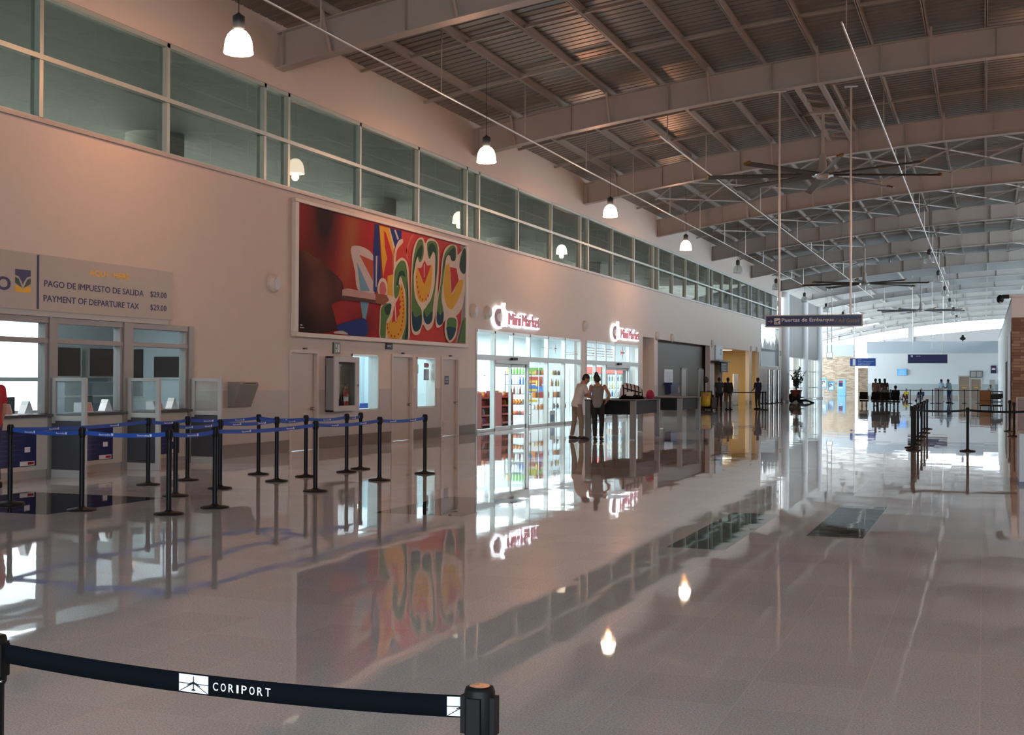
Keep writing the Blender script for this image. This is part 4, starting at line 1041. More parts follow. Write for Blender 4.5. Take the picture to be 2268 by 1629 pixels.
for i, ch in enumerate('CORIPORT'):
    s = .499 - CX_[i] * 1.27 / Ln
    c = L0 * s; w = .0058 if ch == 'I' else .0142
    text(LM, ch, c - (-d) * w / 2 + Vector((0, 0, zb_(s) - .0095)) + nrm * .002, -d, EZ, w, .0185, mi=0, bold=.01)
LM.build('belt_lettering', [mat('bright_print', (.82, .84, .88), .5, vary=0), M['black']], fbo)

# ------------------------------------------------------------ pendant lamps
shade_lit = mat('lit_prismatic_shade', (1, .93, .8), .3, emit=15, ecol=(1, .80, .58), vary=0)
shade_off = glass_mat('prismatic_shade_clear', (.80, .83, .83), .12, milk=.22)
def make_lamp(lit):
    t = thing('pendant_lamp', '', 'lamp')
    p = MB(); p.cyl((0, 0, 0), (0, 0, 1), .006, n=6); p.build('cord', M['black'], t, loc=(0, 0, .62))
    p = MB(); p.lathe([(.06, .38), (.1, .40), (.1, .6), (.05, .63), (.02, .66)], n=18); p.build('driver_housing', M['dkgrey'], t)
    p = MB(); pr = [(.235, 0), (.232, .1), (.215, .2), (.18, .29), (.12, .355), (.055, .385)]
    p.lathe(pr, n=28) if lit else p.lathe([(r, z) for r, z in pr], n=28)
    if not lit:
        p.f = p.f[:-2]; p.mi = p.mi[:-2]; p.sm = p.sm[:-2]
    else:
        p.f = p.f[:-2]; p.mi = p.mi[:-2]; p.sm = p.sm[:-2]
    p.build('shade', shade_lit if lit else shade_off, t)
    p = MB(); p.lathe([(.236, -.012), (.243, -.006), (.243, .012), (.236, .016)], n=28); p.f = p.f[:-2]; p.mi = p.mi[:-2]; p.sm = p.sm[:-2]
    p.build('rim', shade_lit if lit else M['chrome'], t)
    p = MB(); p.lathe([(.03, .36), (.045, .3), (.05, .2), (.03, .13), (0, .12)], n=14); p.build('bulb', shade_lit if lit else M['white'], t)
    return t
LY = [17.85, 28.9, 39.9, 51.1, 62.8, 75.1, 87.6, 100.2, 112.6, 125]
lit0, off0 = make_lamp(True), make_lamp(False)
used = {0: False, 1: False}
def lamp(x, y, z, on, label, group):
    src = lit0 if on else off0
    if not used[on]: used[on] = True; src.location = (x, y, z); q = tag(src, label, group=group)
    else: q = dup(src, (x, y, z), label=label, group=group)
    for ch in q.children:
        if ch.name.startswith('cord'): ch.scale = (1, 1, arc(x) + .99 - z - .62)
    if on: light('lamp_glow', 'POINT', (x, y, z - .10), LAMP_W, WARM, .09)
LAMP_W = 165
for i, y in enumerate(LY):
    lamp(-11.5, y, 6.95, i < 4, ('lit' if i < 4 else 'unlit') + ' bell shaped pendant lamp, %s from the viewer in the row along the left wall' % ORD[i], 'left row of pendant lamps')
for i, y in enumerate(LY):
    if i >= 4: lamp(-2.45, y, 6.95 + .25, False, 'unlit bell shaped pendant lamp, %s of the far row above the middle of the hall' % ORD[i - 4], 'middle row of pendant lamps')
for i, y in enumerate([6.9] + LY[:4]):
    lamp(2.6, y, 7.2, True, 'lit bell shaped pendant lamp out of view to the right, %s from the viewer' % ORD[i], 'right row of pendant lamps')
    lamp(10.6, y, 7.2, True, 'lit bell shaped pendant lamp far out of view to the right, %s from the viewer' % ORD[i], 'outer right row of pendant lamps')

# ------------------------------------------------------------ ceiling fans
def make_fan(d, rod, rot0):
    t = thing('ceiling_fan', '', 'fan')
    p = MB(); p.cyl((0, 0, .1), (0, 0, rod), .05, n=12); p.build('down_rod', M['steel_paint'], t)
    p = MB(); p.lathe([(.16, -.15), (.2, -.1), (.2, .1), (.12, .22), (.1, .6), (.06, .62)], n=20); p.build('motor', M['ltgrey'], t)
    p = MB(); p.lathe([(.34, -.06), (.36, -.03), (.36, .0), (.2, .02)], n=24); p.build('hub', M['chrome'], t)
    for k in range(8):
        a = rot0 + k * PI / 4; c, s = math.cos(a), math.sin(a)
        p = MB(); nn = Vector((-s * .94, c * .94, .34))
        p.bar((.3 * c, .3 * s, -.02), (d / 2 * c, d / 2 * s, -.06), .2, .03, up=nn.cross(Vector((c, s, 0))))
        b = p.build('blade', mat('dark_fan_blade', (.055, .045, .038), .4) if k == 0 else bpy.data.materials['dark_fan_blade'], t)
        p = MB(); p.bar((d / 2 * c, d / 2 * s, -.06), ((d / 2 + .05) * c, (d / 2 + .05) * s, -.02), .22, .05, up=nn.cross(Vector((c, s, 0)))); p.build('blade_tip', mat('dull_yellow_tip', (.22, .13, .02), .6) if k == 0 else bpy.data.materials['dull_yellow_tip'], b)
    return t
fan0 = make_fan(7.0, 2.0, .25); fan0.location = (-4.69, 39.9, 7.98)
tag(fan0, 'largest long bladed ceiling fan, nearest, above and behind the gates sign', group='ceiling fans')
dup(fan0, (-6.5, 75.5, 7.25), .5, 'dark ceiling fan in the middle distance, just above the gates sign', 'ceiling fans')
dup(fan0, (-4.9, 109, 7.45), .1, 'faint distant ceiling fan right of the gates sign', 'ceiling fans')
t = thing('fan_truss', 'short lattice of two steel bars carrying the nearest ceiling fan', 'beam', (-4.69, 39.9, 9.98))
p = MB()
for dx in (-.35, .35): p.bar((dx, -5.3, .0), (dx, 5.2, .0), .12, .12)
for k in range(9): p.bar((-.35, -5 + k * 1.15, 0), (.35, -4.4 + k * 1.15, 0), .05, .05)
p.box(-.4, .4, -.12, .12, -.12, .06)
p.build('lattice', M['steel_paint'], t)

# ------------------------------------------------------------ hanging signs
def sign_board(name, label, x0, x1, y, z0, z1, mats, rods, ztop, edge='alu'):
    t = thing(name, label, 'sign', ((x0 + x1) / 2, y, z0)); w = (x1 - x0) / 2
    p = MB(); p.box(-w, w, -.05, .05, 0, z1 - z0); p.build('board', mats, t)
    p = MB(); e = .025
    p.box(-w - e, w + e, -.06, .06, -e, 0); p.box(-w - e, w + e, -.06, .06, z1 - z0, z1 - z0 + e); p.box(-w - e, -w, -.06, .06, 0, z1 - z0); p.box(w, w + e, -.06, .06, 0, z1 - z0); p.build('edge', M[edge], t)
    for r in rods:
        p = MB(); p.cyl((r, 0, z1 - z0), (r, 0, ztop - z0), .028, n=10); p.box(r - .17, r + .17, -.06, .06, ztop - z0 - .02, ztop - z0); p.build('rod', M['conduit'], t)
    return t
t = sign_board('gates_sign', 'navy hanging sign with white lettering and arrow to the boarding gates', -5.52, -3.03, 34.4, 3.06, 3.33, M['navy'], (-.91, .96), 9.40, 'cream')
p = MB(); fy = -.0525
text(p, 'Puertas de Embarque', (-.83, fy, .085), EX, EZ, 1.37, .125, bold=.02); p.build('lettering', M['letter'], t)
p = MB(); p.box(-1.03, -.87, fy - .001, fy + .01, .045, .215); p.build('pictogram_panel', M['letter'], t)
p = MB(); p.poly([(-1.015, .12), (-.93, .145), (-.905, .165), (-.885, .16), (-.9, .14), (-.93, .12), (-.95, .085), (-.965, .085), (-.955, .115), (-1.0, .105)], (0, fy - .002, 0), EX, EZ); p.box(-1.0, -.9, fy - .003, fy, .065, .075); p.build('plane_pictogram', M['black'], t)
p = MB(); text(p, '/ All Gates', (.56, fy, .085), EX, EZ, .62, .1, bold=.005, slant=.25); p.poly([(-1.2, .118), (-1.11, .118), (-1.135, .085), (-1.115, .075), (-1.075, .127), (-1.115, .178), (-1.135, .168), (-1.11, .138), (-1.2, .138)], (0, fy, 0), EX, EZ)
p.build('tan_lettering', M['letter_gold'], t)
t = sign_board('far_gate_sign', 'wide navy hanging sign with a small white pictogram before the far white wall', -5.96, -2.87, 110, 3.09, 3.79, M['navy'], (-1.2, 1.2), 10.62)
p = MB(); p.box(-1.32, -1.16, -.056, -.05, .5, .65); text(p, 'Salida', (-.9, -.056, .53), EX, EZ, .34, .1); p.build('lettering', M['letter'], t)
t = sign_board('directory_sign', 'bright blue hanging directory sign with four lines before the stone wall', -11.1, -8.95, 115, 2.9, 3.57, M['signblue'], (-.75,), 9.86)
p = MB()
for i, s in enumerate(('Salida', 'Banos y Telecomunicaciones', 'Transporte Terrestre', 'Reclamo de Equipaje')): text(p, s, (-.4, -.056, .51 - i * .15), EX, EZ, (.3, 1.35, 1.1, 1.0)[i], .085, bold=.01)
p.box(-.86, -.62, -.056, -.05, .05, .62); p.build('lettering', M['letter'], t)
t = thing('hanging_clock_box', 'white box hanging on two rods left of the stone wall top', 'display', (-12.1, 108, 3.35))
p = MB(); p.box(-.25, .25, -.2, .2, 0, .62); p.build('case', M['white'], t, bev=.03)
p = MB(); p.box(-.18, .22, -.21, -.2, .22, .58); p.build('lit_face', mat('lit_box_face', (.9, .95, 1), .4, emit=1.6, vary=0), t)
for r in (-.17, .17): p = MB(); p.cyl((r, 0, .6), (r, 0, 6.16), .035, n=8); p.build('rod', M['white'], t)
# ------------------------------------------------------------ shop fronts
SP = (-.32, -.4)
def shopfront(y0, y1, ups, lows, door, lab_no):
    global win_no; win_no += 1
    w = MB(); t_ = .045
    for y in ups: w.box(XL - .12, XL + .02, y - t_, y + t_, 2.28, 3.07)
    for y in lows: w.box(XL - .12, XL + .02, y - t_, y + t_, 0, 2.28)
    w.box(XL - .14, XL + .03, y0, y1, 2.17, 2.33); w.box(XL - .12, XL + .02, y0, y1, 3.0, 3.08)
    for a, b in ((y0, door[0]), (door[1], y1)): w.box(XL - .12, XL + .02, a, b, 0, .09)
    o = struct(w, 'window_%d' % win_no, M['alu'])
    g = MB(); g.box(XL - .055, XL - .047, y0, y1, 2.33, 3.0)
    for a, b in ((y0, door[0]), (door[1], y1)): g.box(XL - .055, XL - .047, a, b, .09, 2.17)
    g.build('glass', M['clear'], o)
    return o
o1 = shopfront(34.57, 44.9, (34.6, 36.09, 37.69, 39.29, 41.12, 42.99, 44.87), (34.6, 36.06, 39.15, 41.1, 42.95, 44.87), (36.1, 39.12), 1)
o2 = shopfront(45.57, 53.22, (45.6, 46.85, 48.21, 49.51, 51.74, 53.19), (45.6, 46.85, 48.2, 51.75, 53.19), (48.22, 51.72), 2)
decal = mat('red_film', (.62, .10, .10), .5, vary=0)
def decal_plane(mb, y, z, s):
    P = plane_shape(s); P = [(py, -px) for px, py in P]
    mb.poly([(py + 0, pz) for py, pz in P], (XL - .045, y, z), EY, EZ)
p = MB(); decal_plane(p, 42.1, 2.68, .42); p.box(XL - .046, XL - .044, 40.6, 41.7, 2.67, 2.68)
for z in (2.5, 2.56): p.box(XL - .046, XL - .044, 43.2, 44.7, z, z + .012)
p.build('window_decal', decal, o1)
p = MB(); decal_plane(p, 50.9, 2.72, .85)
for z in (2.5, 2.6, 2.7, 2.8): p.box(XL - .046, XL - .044, 45.8, 49.4, z, z + .018)
p.build('window_decal', decal, o2)
door_no = 4
for (a, b), o in (((36.1, 39.12), 1), ((48.22, 51.72), 2)):
    m_ = (a + b) / 2
    d = MB(); d.box(XL - .16, XL + .05, a, b, 2.08, 2.19); d.box(XL + .05, XL + .12, m_ - .22, m_ + .22, 2.2, 2.28, 1)
    dd = struct(d, 'door_%d' % door_no, [M['alu'], M['black']]); door_no += 1
    for q, (c, e) in enumerate(((a, m_ + .02), (m_ - .02, b))):
        x = XL - .04 - .05 * q
        f = MB()
        for r in ((c, c + .07, .01, 2.08), (e - .07, e, .01, 2.08), (c, e, .01, .13), (c, e, 1.98, 2.08)): f.box(x - .02, x + .02, *r)
        lf = f.build('sliding_leaf', M['alu'], dd)
        g = MB(); g.box(x - .004, x + .004, c + .06, e - .06, .12, 1.99); g.build('glass', M['clear'], lf)
def shop_sign(yc, k, lab):
    """lit fruit emblem and red lettering, k stretches it along the wall"""
    t = thing('shop_sign', lab, 'sign', (XL, yc, 3.1), group='lit shop signs')
    def C(t0, t1, r0, r1, cy, cz, n=26):
        A = [t0 + (t1 - t0) * i / n for i in range(n + 1)]
        return [(cy + r0[0] * math.cos(a) * k, cz + r0[1] * math.sin(a)) for a in A] + [(cy + r1[0] * math.cos(a) * k, cz + r1[1] * math.sin(a)) for a in A[::-1]]
    p = MB()
    p.poly(C(1.15, 5.1, (.5, .36), (.43, .30), -.42, .40), (.02, 0, 0), EY, EZ, 0, .08)
    p.poly([(y * k, z) for y, z in smooth_loop([(.0, .86), (.12, .84), (.08, .72), (.22, .60), (.27, .45), (.2, .25), (.02, .12), (-.12, .2), (-.02, .22), (.09, .33), (.12, .48), (.05, .60), (-.08, .70)])], (.02, 0, 0), EY, EZ, 0, .08)
    p.poly(C(1.3, 4.9, (.40, .27), (.24, .13), -.38, .40), (.05, 0, 0), EY, EZ, 1, .05)
    p.build('emblem', [M['glow'], mat('maroon_acrylic', (.22, .03, .05), .4)], t)
    w1, w2 = 1.1 * k, 1.72 * k; y1 = .42 * k; y2 = y1 + w1 + .14 * k
    p = MB()
    for s, y, w in (('Mini', y1, w1), ('Market', y2, w2)):
        text(p, s, (.02, y - .03, .185), EY, EZ, w + .08, .42, bold=.05, depth=.04)
    p.build('halo', M['glow'], t)
    p = MB()
    for s, y, w in (('Mini', y1, w1), ('Market', y2, w2)): text(p, s, (.07, y, .215), EY, EZ, w, .36, bold=.025, depth=.03)
    p.build('lettering', M['letter_r'], t)
shop_sign(36.65, 1.0, 'lit red lettered shop sign over the first, nearer shop front')
shop_sign(49.7, 1.0, 'lit red lettered shop sign over the second, farther shop front')

# ------------------------------------------------------------ inside the shop
PC = [mat('packet_%s' % n, c, .4, vary=.2, scale=20) for n, c in (('red', (.5, .04, .03)), ('yellow', (.65, .45, .04)), ('blue', (.05, .16, .5)), ('white', (.7, .7, .7)), ('green', (.12, .4, .06)), ('orange', (.65, .22, .03)), ('brown', (.2, .09, .05)), ('purple', (.25, .08, .3)))]
def proto_mesh(kind, m_):
    p = MB()
    if kind == 'bag': p.add([(-.09, -.03, 0), (.09, -.03, 0), (.09, .03, 0), (-.09, .03, 0), (-.1, -.045, .12), (.1, -.045, .12), (.1, .045, .12), (-.1, .045, .12), (-.085, -.004, .25), (.085, -.004, .25), (.085, .004, .25), (-.085, .004, .25)],
                            [(0, 3, 2, 1), (0, 1, 5, 4), (1, 2, 6, 5), (2, 3, 7, 6), (3, 0, 4, 7), (4, 5, 9, 8), (5, 6, 10, 9), (6, 7, 11, 10), (7, 4, 8, 11), (8, 9, 10, 11)])
    elif kind == 'bottle': p.lathe([(.036, 0), (.038, .02), (.038, .15), (.014, .2), (.014, .235), (.016, .235), (.016, .26)], n=12)
    elif kind == 'jar': p.lathe([(.04, 0), (.055, .04), (.055, .1), (.03, .14), (.035, .15), (.035, .17)], n=12)
    elif kind == 'carton': p.box(-.06, .06, -.04, .04, 0, .2)
    return p.mesh(kind, m_)
PM = {k: [proto_mesh(k, m_) for m_ in PC] for k in ('bag', 'bottle', 'jar', 'carton')}
def product(kind, ci, loc, label, cat, group, name, rz=0, sc=1):
    o = bpy.data.objects.new(name, PM[kind][ci]); COL.objects.link(o); o.location = (loc[0], loc[1], loc[2] + .003); o.rotation_euler = (0, 0, rz); o.scale = (sc, sc, sc)
    tag(o, label, cat, group)
def rack(x, y, lab, rz=0):
    t = thing('snack_rack', 'dark red four tier snack rack %s' % lab, 'rack', (x, y, 0), group='red snack racks')
    p = MB()
    for s in (-.55, .52): p.box(-.28, .28, s, s + .03, 0, 1.15)
    p.box(-.28, -.25, -.55, .55, 0, 1.2)
    p.build('frame', mat('maroon_rack', (.16, .035, .028), .5), t)
    for i in range(4):
        p = MB(); p.box(-.27, .3 - i * .04, -.52, .52, .1 + i * .28, .12 + i * .28); p.box(.28 - i * .04, .3 - i * .04, -.52, .52, .1 + i * .28, .18 + i * .28); p.build('shelf', M['red'], t)
        for j in range(5):
            product('bag', random.choice((0, 1, 3, 5, 6, 7)), (x + .05 - i * .02, y - .42 + j * .21, .121 + i * .28), 'small snack bag on the red rack %s' % lab, 'snack bag', 'snack bags on the red rack %s' % lab, 'snack_bag', PI / 2, .9)
rack(-15.15, 37.6, 'left of the first shop door')
rack(-15.35, 39.9, 'seen through the first shop door')
def gondola(x, y, lab, rows, kinds):
    t = thing('display_stand', lab, 'display stand', (x, y, 0))
    p = MB()
    for a in (-.42, .4):
        for b in (-.22, .2): p.box(a, a + .02, b, b + .02, 0, rows[-1] + .12)
    p.build('frame', M['dkgrey'], t)
    for i, z in enumerate(rows):
        p = MB(); p.box(-.42, .42, -.22, .22, z - .02, z); p.build('shelf', M['dkgrey'], t)
        for j in range(7):
            k = kinds[i % len(kinds)]
            product(k[0], random.choice(k[1]), (x - .34 + j * .113, y - .1, z), 'small %s on shelf %s from the floor of the %s' % (k[2], ORD[i], lab.split(' standing')[0].split(' hung')[0]), k[2], '%ss on shelf %s of the %s' % (k[2], ORD[i], lab.split(' standing')[0]), k[2].replace(' ', '_'), 0, .5 if k[0] == 'bag' else 1)
gondola(-15.5, 42.1, 'dark display tower of bottles standing behind the right leaf of the first shop door', (.35, .72, 1.08, 1.42, 1.78), (('bag', (5, 6, 0), 'crisp packet'), ('jar', (6, 3, 5), 'sauce jar'), ('bottle', (3, 1, 6), 'sauce bottle'), ('bottle', (3, 2, 3), 'water bottle'), ('bottle', (4, 4, 1), 'juice bottle')))
t = thing('poster_stand', 'standing board with bright printed posters inside the first shop front', 'poster board', (-15.75, 44.6, 0))
p = MB(); p.box(-.45, .45, -.03, .03, 0, 2.15); p.build('board', M['white'], t)
p = MB()
for i, (z, c) in enumerate(((1.75, 4), (1.42, 0), (1.1, 2), (.7, 3))): p.box(-.4, .38, -.036, -.03, z, z + .28, i); p.box(-.32, .1, -.038, -.036, z + .05, z + .14, 4)
p.build('printed_poster', [PC[4], PC[0], PC[2], PC[3], PC[1]], t)
def glass_shelves(y0, lab):
    t = thing('glass_shelving', 'glass souvenir shelving %s' % lab, 'shelving', (-14.62, y0, 0), group='glass souvenir shelves')
    p = MB()
    for a in (0, 1.55):
        for b in (-.2, .18): p.box(b, b + .02, a, a + .02, 0, 2.15)
    p.build('post', M['chrome'], t)
    for i, z in enumerate((.55, .95, 1.35, 1.75)):
        p = MB(); p.box(-.2, .2, 0, 1.57, z - .012, z); p.build('shelf', M['clear'], t)
        for j in range(6):
            product(('jar', 'carton', 'bottle', 'jar')[i], random.choice((0, 3, 5, 6, 1)), (-14.6 + random.uniform(-.08, .08), y0 + .18 + j * .24, z), 'souvenir, %s shelf up, glass shelving %s' % (ORD[i], lab), 'souvenir', 'souvenirs, shelf %s of the glass shelving %s' % (ORD[i], lab), 'souvenir')
glass_shelves(41.25, 'behind the second pane right of the first shop door')
glass_shelves(43.2, 'behind the last pane of the first shop front')
t = thing('carton_box', 'white and blue carton lying low inside the first shop front', 'carton', (-14.33, 42.1, 0))
p = MB(); p.box(-.12, .12, -.3, .3, .02, .5); p.box(-.121, .122, -.2, .16, .12, .36, 1); p.build('carton', [M['white'], PC[2]], t)
for i, (x, lab) in enumerate(((-16.0, 'left'), (-15.05, 'right'))):
    t = thing('drinks_cooler', 'tall drinks cooler with red header behind the second shop door, the %s one' % lab, 'cooler', (x, 52.95, 0), group='drinks coolers')
    p = MB(); p.box(-.44, .44, .3, .5, 0, 2.15); p.box(-.44, -.4, -.2, .3, 0, 2.15); p.box(.4, .44, -.2, .3, 0, 2.15); p.box(-.44, .44, -.2, .3, 0, .16); p.box(-.44, .44, -.2, .3, 1.85, 2.15); p.build('cabinet', M['dkgrey'], t)
    p = MB(); p.box(-.43, .43, -.22, -.2, 1.86, 2.14); p.build('header', mat('lit_red_header', (.7, .05, .04), .4, emit=1.1, ecol=(.9, .08, .05), vary=.1), t)
    p = MB(); p.box(-.4, .4, -.215, -.205, .16, 1.85); d = p.build('glass_door', M['clear'], t)
    p = MB(); p.box(.34, .37, -.25, -.22, .7, 1.3); p.build('handle', M['chrome'], d)
    p = MB(); p.box(-.38, .38, .285, .3, .2, 1.82); p.build('back_light', mat('cooler_backlight', (.9, .95, 1), .5, emit=1.4, vary=.03), t)
    for r in range(5):
        p = MB(); p.box(-.4, .4, -.15, .28, .2 + r * .33, .215 + r * .33); p.build('shelf', M['ltgrey'], t)
        for j in range(6):
            product('bottle', ((2, 2, 3), (3, 5, 0), (2, 3, 2), (5, 3, 1), (0, 2, 4))[r][j % 3], (x - .33 + j * .132, 52.88, .216 + r * .33), 'bottle on shelf %s from the bottom of the %s drinks cooler' % (ORD[r], lab), 'bottle', 'bottles on shelf %s of the %s drinks cooler' % (ORD[r], lab), 'drink_bottle')
t = thing('service_counter', 'grey service counter deep inside the shop', 'counter', (-17.4, 41.0, 0))
p = MB(); p.box(-.35, .35, -2.5, 2.5, 0, .95); p.build('front', M['grey'], t); p = MB(); p.box(-.42, .42, -2.6, 2.6, .95, 1.0); p.build('top', M['white'], t)
t = thing('menu_board', 'white lit menu boards on the back wall of the shop', 'menu board', (-18.63, 43.5, 1.75))
p = MB()
for a in (-3.2, -1.0, 1.2): p.box(-.02, .03, a, a + 2.0, 0, .75)
p.build('lit_panel', mat('lit_menu', (.9, .95, 1), .4, emit=2.2, ecol=(.9, .95, 1), vary=.03), t)
p = MB()
for a in (-3.2, -1.0, 1.2): p.box(-.02, .04, a - .04, a, -.03, .78); p.box(-.02, .04, a + 2.0, a + 2.04, -.03, .78)
p.build('edge', M['grey'], t)

# ------------------------------------------------------------ writing tables in the hall
tb0 = None
for i, (y, lab) in enumerate(((33.87, 'near the couple, with bags on it'), (39.35, 'farther from the couple, empty'))):
    if tb0 is None:
        tb0 = thing('standing_table', '', 'table', (-9.35, y, 0)); q = tb0
        p = MB(); p.box(-.70, .70, -1.42, 1.42, 1.035, 1.065); p.build('top', M['dkgrey'], tb0, bev=.006)
        for sx in (-1, 1):
            for sy in (-1, 1):
                p = MB(); p.box(sx * .62 - .07, sx * .62 + .07, sy * 1.32 - .07, sy * 1.32 + .07, .02, 1.035); l = p.build('leg', M['grey'], tb0, bev=.006)
                p = MB(); p.box(sx * .62 - .065, sx * .62 + .065, sy * 1.32 - .065, sy * 1.32 + .065, 0, .02); p.build('foot', M['chrome'], l)
        for sx in (-1, 1): p = MB(); p.box(sx * .60 - .012, sx * .60 + .012, -1.25, 1.25, .67, 1.035); p.build('apron', mat('black_laminate', (.008, .009, .012), .5, spec=.15), tb0)
        for sy in (-1, 1): p = MB(); p.box(-.55, .55, sy * 1.30 - .012, sy * 1.28 + .012, .67, 1.035); p.build('apron', bpy.data.materials['black_laminate'], tb0)
    else: q = dup(tb0, (-9.35, y, 0))
    tag(q, 'high grey legged standing table with black aprons, %s' % lab, group='standing tables')
# bags on the nearer table
t = thing('travel_bag', 'plump travel bag striped white and black lying on the nearer standing table', 'bag', (-9.2, 34.15, 1.065), .5)
p = MB(); n, k = 18, 20
for i in range(k + 1):
    s = i / k; x = -.36 + .72 * s; r = .235 * math.sqrt(max(0.02, 1 - (2 * s - 1) ** 4)) * (1.1 - .35 * s)
    for j in range(n):
        a = 2 * PI * j / n; p.v.append((x, r * .8 * math.cos(a), max(.0, r * .95 + r * 1.0 * math.sin(a) - .01)))
for i in range(k):
    for j in range(n): p.f.append((i * n + j, i * n + (j + 1) % n, (i + 1) * n + (j + 1) % n, (i + 1) * n + j)); p.mi.append((0, 0, 1)[i % 3] if math.sin(2 * PI * j / n) > -.25 else 1); p.sm.append(True)
p.f.append(tuple(range(n))); p.mi.append(1); p.sm.append(False); p.f.append(tuple(k * n + j for j in range(n))[::-1]); p.mi.append(1); p.sm.append(False)
p.build('body', [mat('off_white_stripe', (.62, .55, .56), .8), M['black']], t)
p = MB(); p.tube([(-.25, -.15, .3), (-.1, -.26, .25), (.1, -.27, .2), (.22, -.17, .18)], .018); p.tube([(-.3, -.12, .1), (-.05, -.24, .05), (.2, -.17, .06)], .018); p.build('strap', M['black'], t)
p = MB(); p.box(-.2, .0, -.21, -.17, .08, .2); p.build('pocket', M['white'], t, bev=.02)
t = thing('red_cap', 'crimson cap lying at the right end of the striped bag', 'cap', (-8.78, 34.55, 1.065))
p = MB(); p.ell((0, 0, .1), (.12, .13, .15)); p.v = [(x, y, max(0, z)) for x, y, z in p.v]; p.build('crown', mat('crimson_cloth', (.36, .015, .06), .8), t)
p = MB(); p.bar((.02, -.1, .02), (.1, -.24, .015), .17, .012); p.build('peak', bpy.data.materials['crimson_cloth'], t)

# ------------------------------------------------------------ recess, passage and lobby of the left wall
RX = -14.5
t = thing('framed_notice', 'white framed notice on the dark recess wall', 'notice', (RX, 60.6, 1.47))
p = MB(); p.box(0, .04, -.85, .85, 0, .64); p.build('frame', M['white'], t)
p = MB(); p.box(.04, .043, -.75, .75, .05, .6)
for i in range(7): p.box(.043, .045, -.65, .6 - .2 * (i % 3), .12 + i * .06, .135 + i * .06, 1)
p.build('sheet', [mat('pale_blue_sheet', (.6, .66, .76), .5), M['ltgrey']], t)
t = thing('payphone_hood', 'dark blue hood box on the recess wall below the white notice', 'telephone', (RX, 60.7, .94))
p = MB(); p.box(0, .3, -.75, .55, 0, .42); p.box(0, .4, -1.0, .85, .42, .52); p.build('hood', M['navypanel'], t)
p = MB(); p.box(.3, .36, .6, .8, .05, .3); p.build('handset', M['ltgrey'], t)
d = MB(); d.box(RX, RX + .05, 63.3, 63.42, 0, 2.2); d.box(RX, RX + .05, 64.55, 64.67, 0, 2.2); d.box(RX, RX + .05, 63.3, 64.67, 2.14, 2.22)
o = struct(d, 'door_%d' % door_no, M['grey']); door_no += 1
p = MB(); p.box(RX, RX + .03, 63.42, 64.55, .01, 2.14); p.build('door_leaf', M['ltgrey'], o)
win_no += 1
d = MB(); d.box(RX, RX + .05, 67.5, 67.56, .5, 2.24); d.box(RX, RX + .05, 68.7, 68.76, .5, 2.24); d.box(RX, RX + .05, 67.5, 68.76, 2.18, 2.24); d.box(RX, RX + .05, 67.5, 68.76, .5, .56)
o = struct(d, 'window_%d' % win_no, M['alu'])
p = MB(); p.box(RX, RX + .02, 67.56, 68.7, .56, 2.18); p.build('glass', mat('frosted_pane', (.5, .58, .55), .2), o)
t = thing('wall_sign', 'pale blue sign with a few dark marks above the dark passage', 'sign', (XL, 70.75, 2.74))
p = MB(); p.box(0, .08, -1.0, 1.0, 0, .8); p.build('board', mat('pale_blue_sign', (.46, .52, .56), .5), t)
p = MB()
for z in (.28, .48): text(p, 'ES', (.083, .2, z), EY, EZ, .6, .14, bold=.02)
p.build('lettering', M['dkgrey'], t)
t = thing('passage_canopy', 'thin dark canopy board over the dark passage', 'canopy', (XL, 70.6, 2.6))
p = MB(); p.box(0, .5, -1.9, 1.5, 0, .07); p.build('board', M['dkgrey'], t)
t = thing('menu_sign', 'black sign with grey lettering hanging under the passage canopy', 'sign', (XL + .3, 71.0, 2.05))
p = MB(); p.box(-.02, .02, -1.0, 1.0, 0, .55); p.build('board', M['black'], t)
p = MB()
for i in range(5): p.box(.0205, .022, -.7, .5 - .15 * (i % 2), .08 + i * .085, .11 + i * .085)
p.build('lettering', M['grey'], t)
p = MB(); p.bar((0, -.8, .55), (0, -.8, .56), .02, .02); p.build('hanger', M['black'], t)
p = MB(); p.box(-.03, .03, .6, 1.35, 0, 2.0); t = thing('open_door_leaf', 'pale door leaf standing open in the dark passage', 'door', (-14.9, 70.6, 0)); p.build('leaf', M['ltgrey'], t)
# lobby
for i, (x, y) in enumerate(((-15.6, 76.2), (-15.6, 80.4))):
    t = thing('ceiling_light', 'round lit ceiling disc in the ochre lobby, the %s one' % ('nearer', 'farther')[i], 'lamp', (x, y, 3.52))
    p = MB(); p.cyl((0, 0, 0), (0, 0, .08), .55, n=28); p.build('rim', M['white'], t)
    p = MB(); p.cyl((0, 0, -.01), (0, 0, 0), .5, n=28); p.build('diffuser', M['panel_lit'], t)
m = MB(); m.box(-18.46, -18.44, 72.1, 84.6, 0, 1.34); struct(m, 'trim_7', mat('lobby_wainscot', (.30, .26, .22), .5))
t = thing('lobby_counter', 'white lobby counter with a rust orange pillar panel in front of the ochre wall', 'counter', (-14.9, 76.6, 0))
p = MB(); p.box(-.3, .25, -3.6, -1.0, 0, .98); p.build('base', M['white'], t); p = MB(); p.box(-.3, .25, -.2, 3.4, 0, .98); p.build('base', M['white'], t)
p = MB(); p.box(-.3, .32, -1.0, -.2, 0, 1.05); p.build('pillar_panel', M['rust'], t)
p = MB(); p.box(-.4, .35, -3.7, 3.5, .98, 1.03); p.build('top', M['ltgrey'], t)
t = thing('white_partition', 'tall white partition standing on the lobby floor beside the wall pillar', 'partition', (-15.0, 81.0, 0))
p = MB(); p.box(-.04, .04, -.6, 1.0, .0, 2.0); p.build('panel', M['white'], t); p = MB(); p.box(-.2, .2, .1, .2, 0, .03); p.build('foot', M['grey'], t)
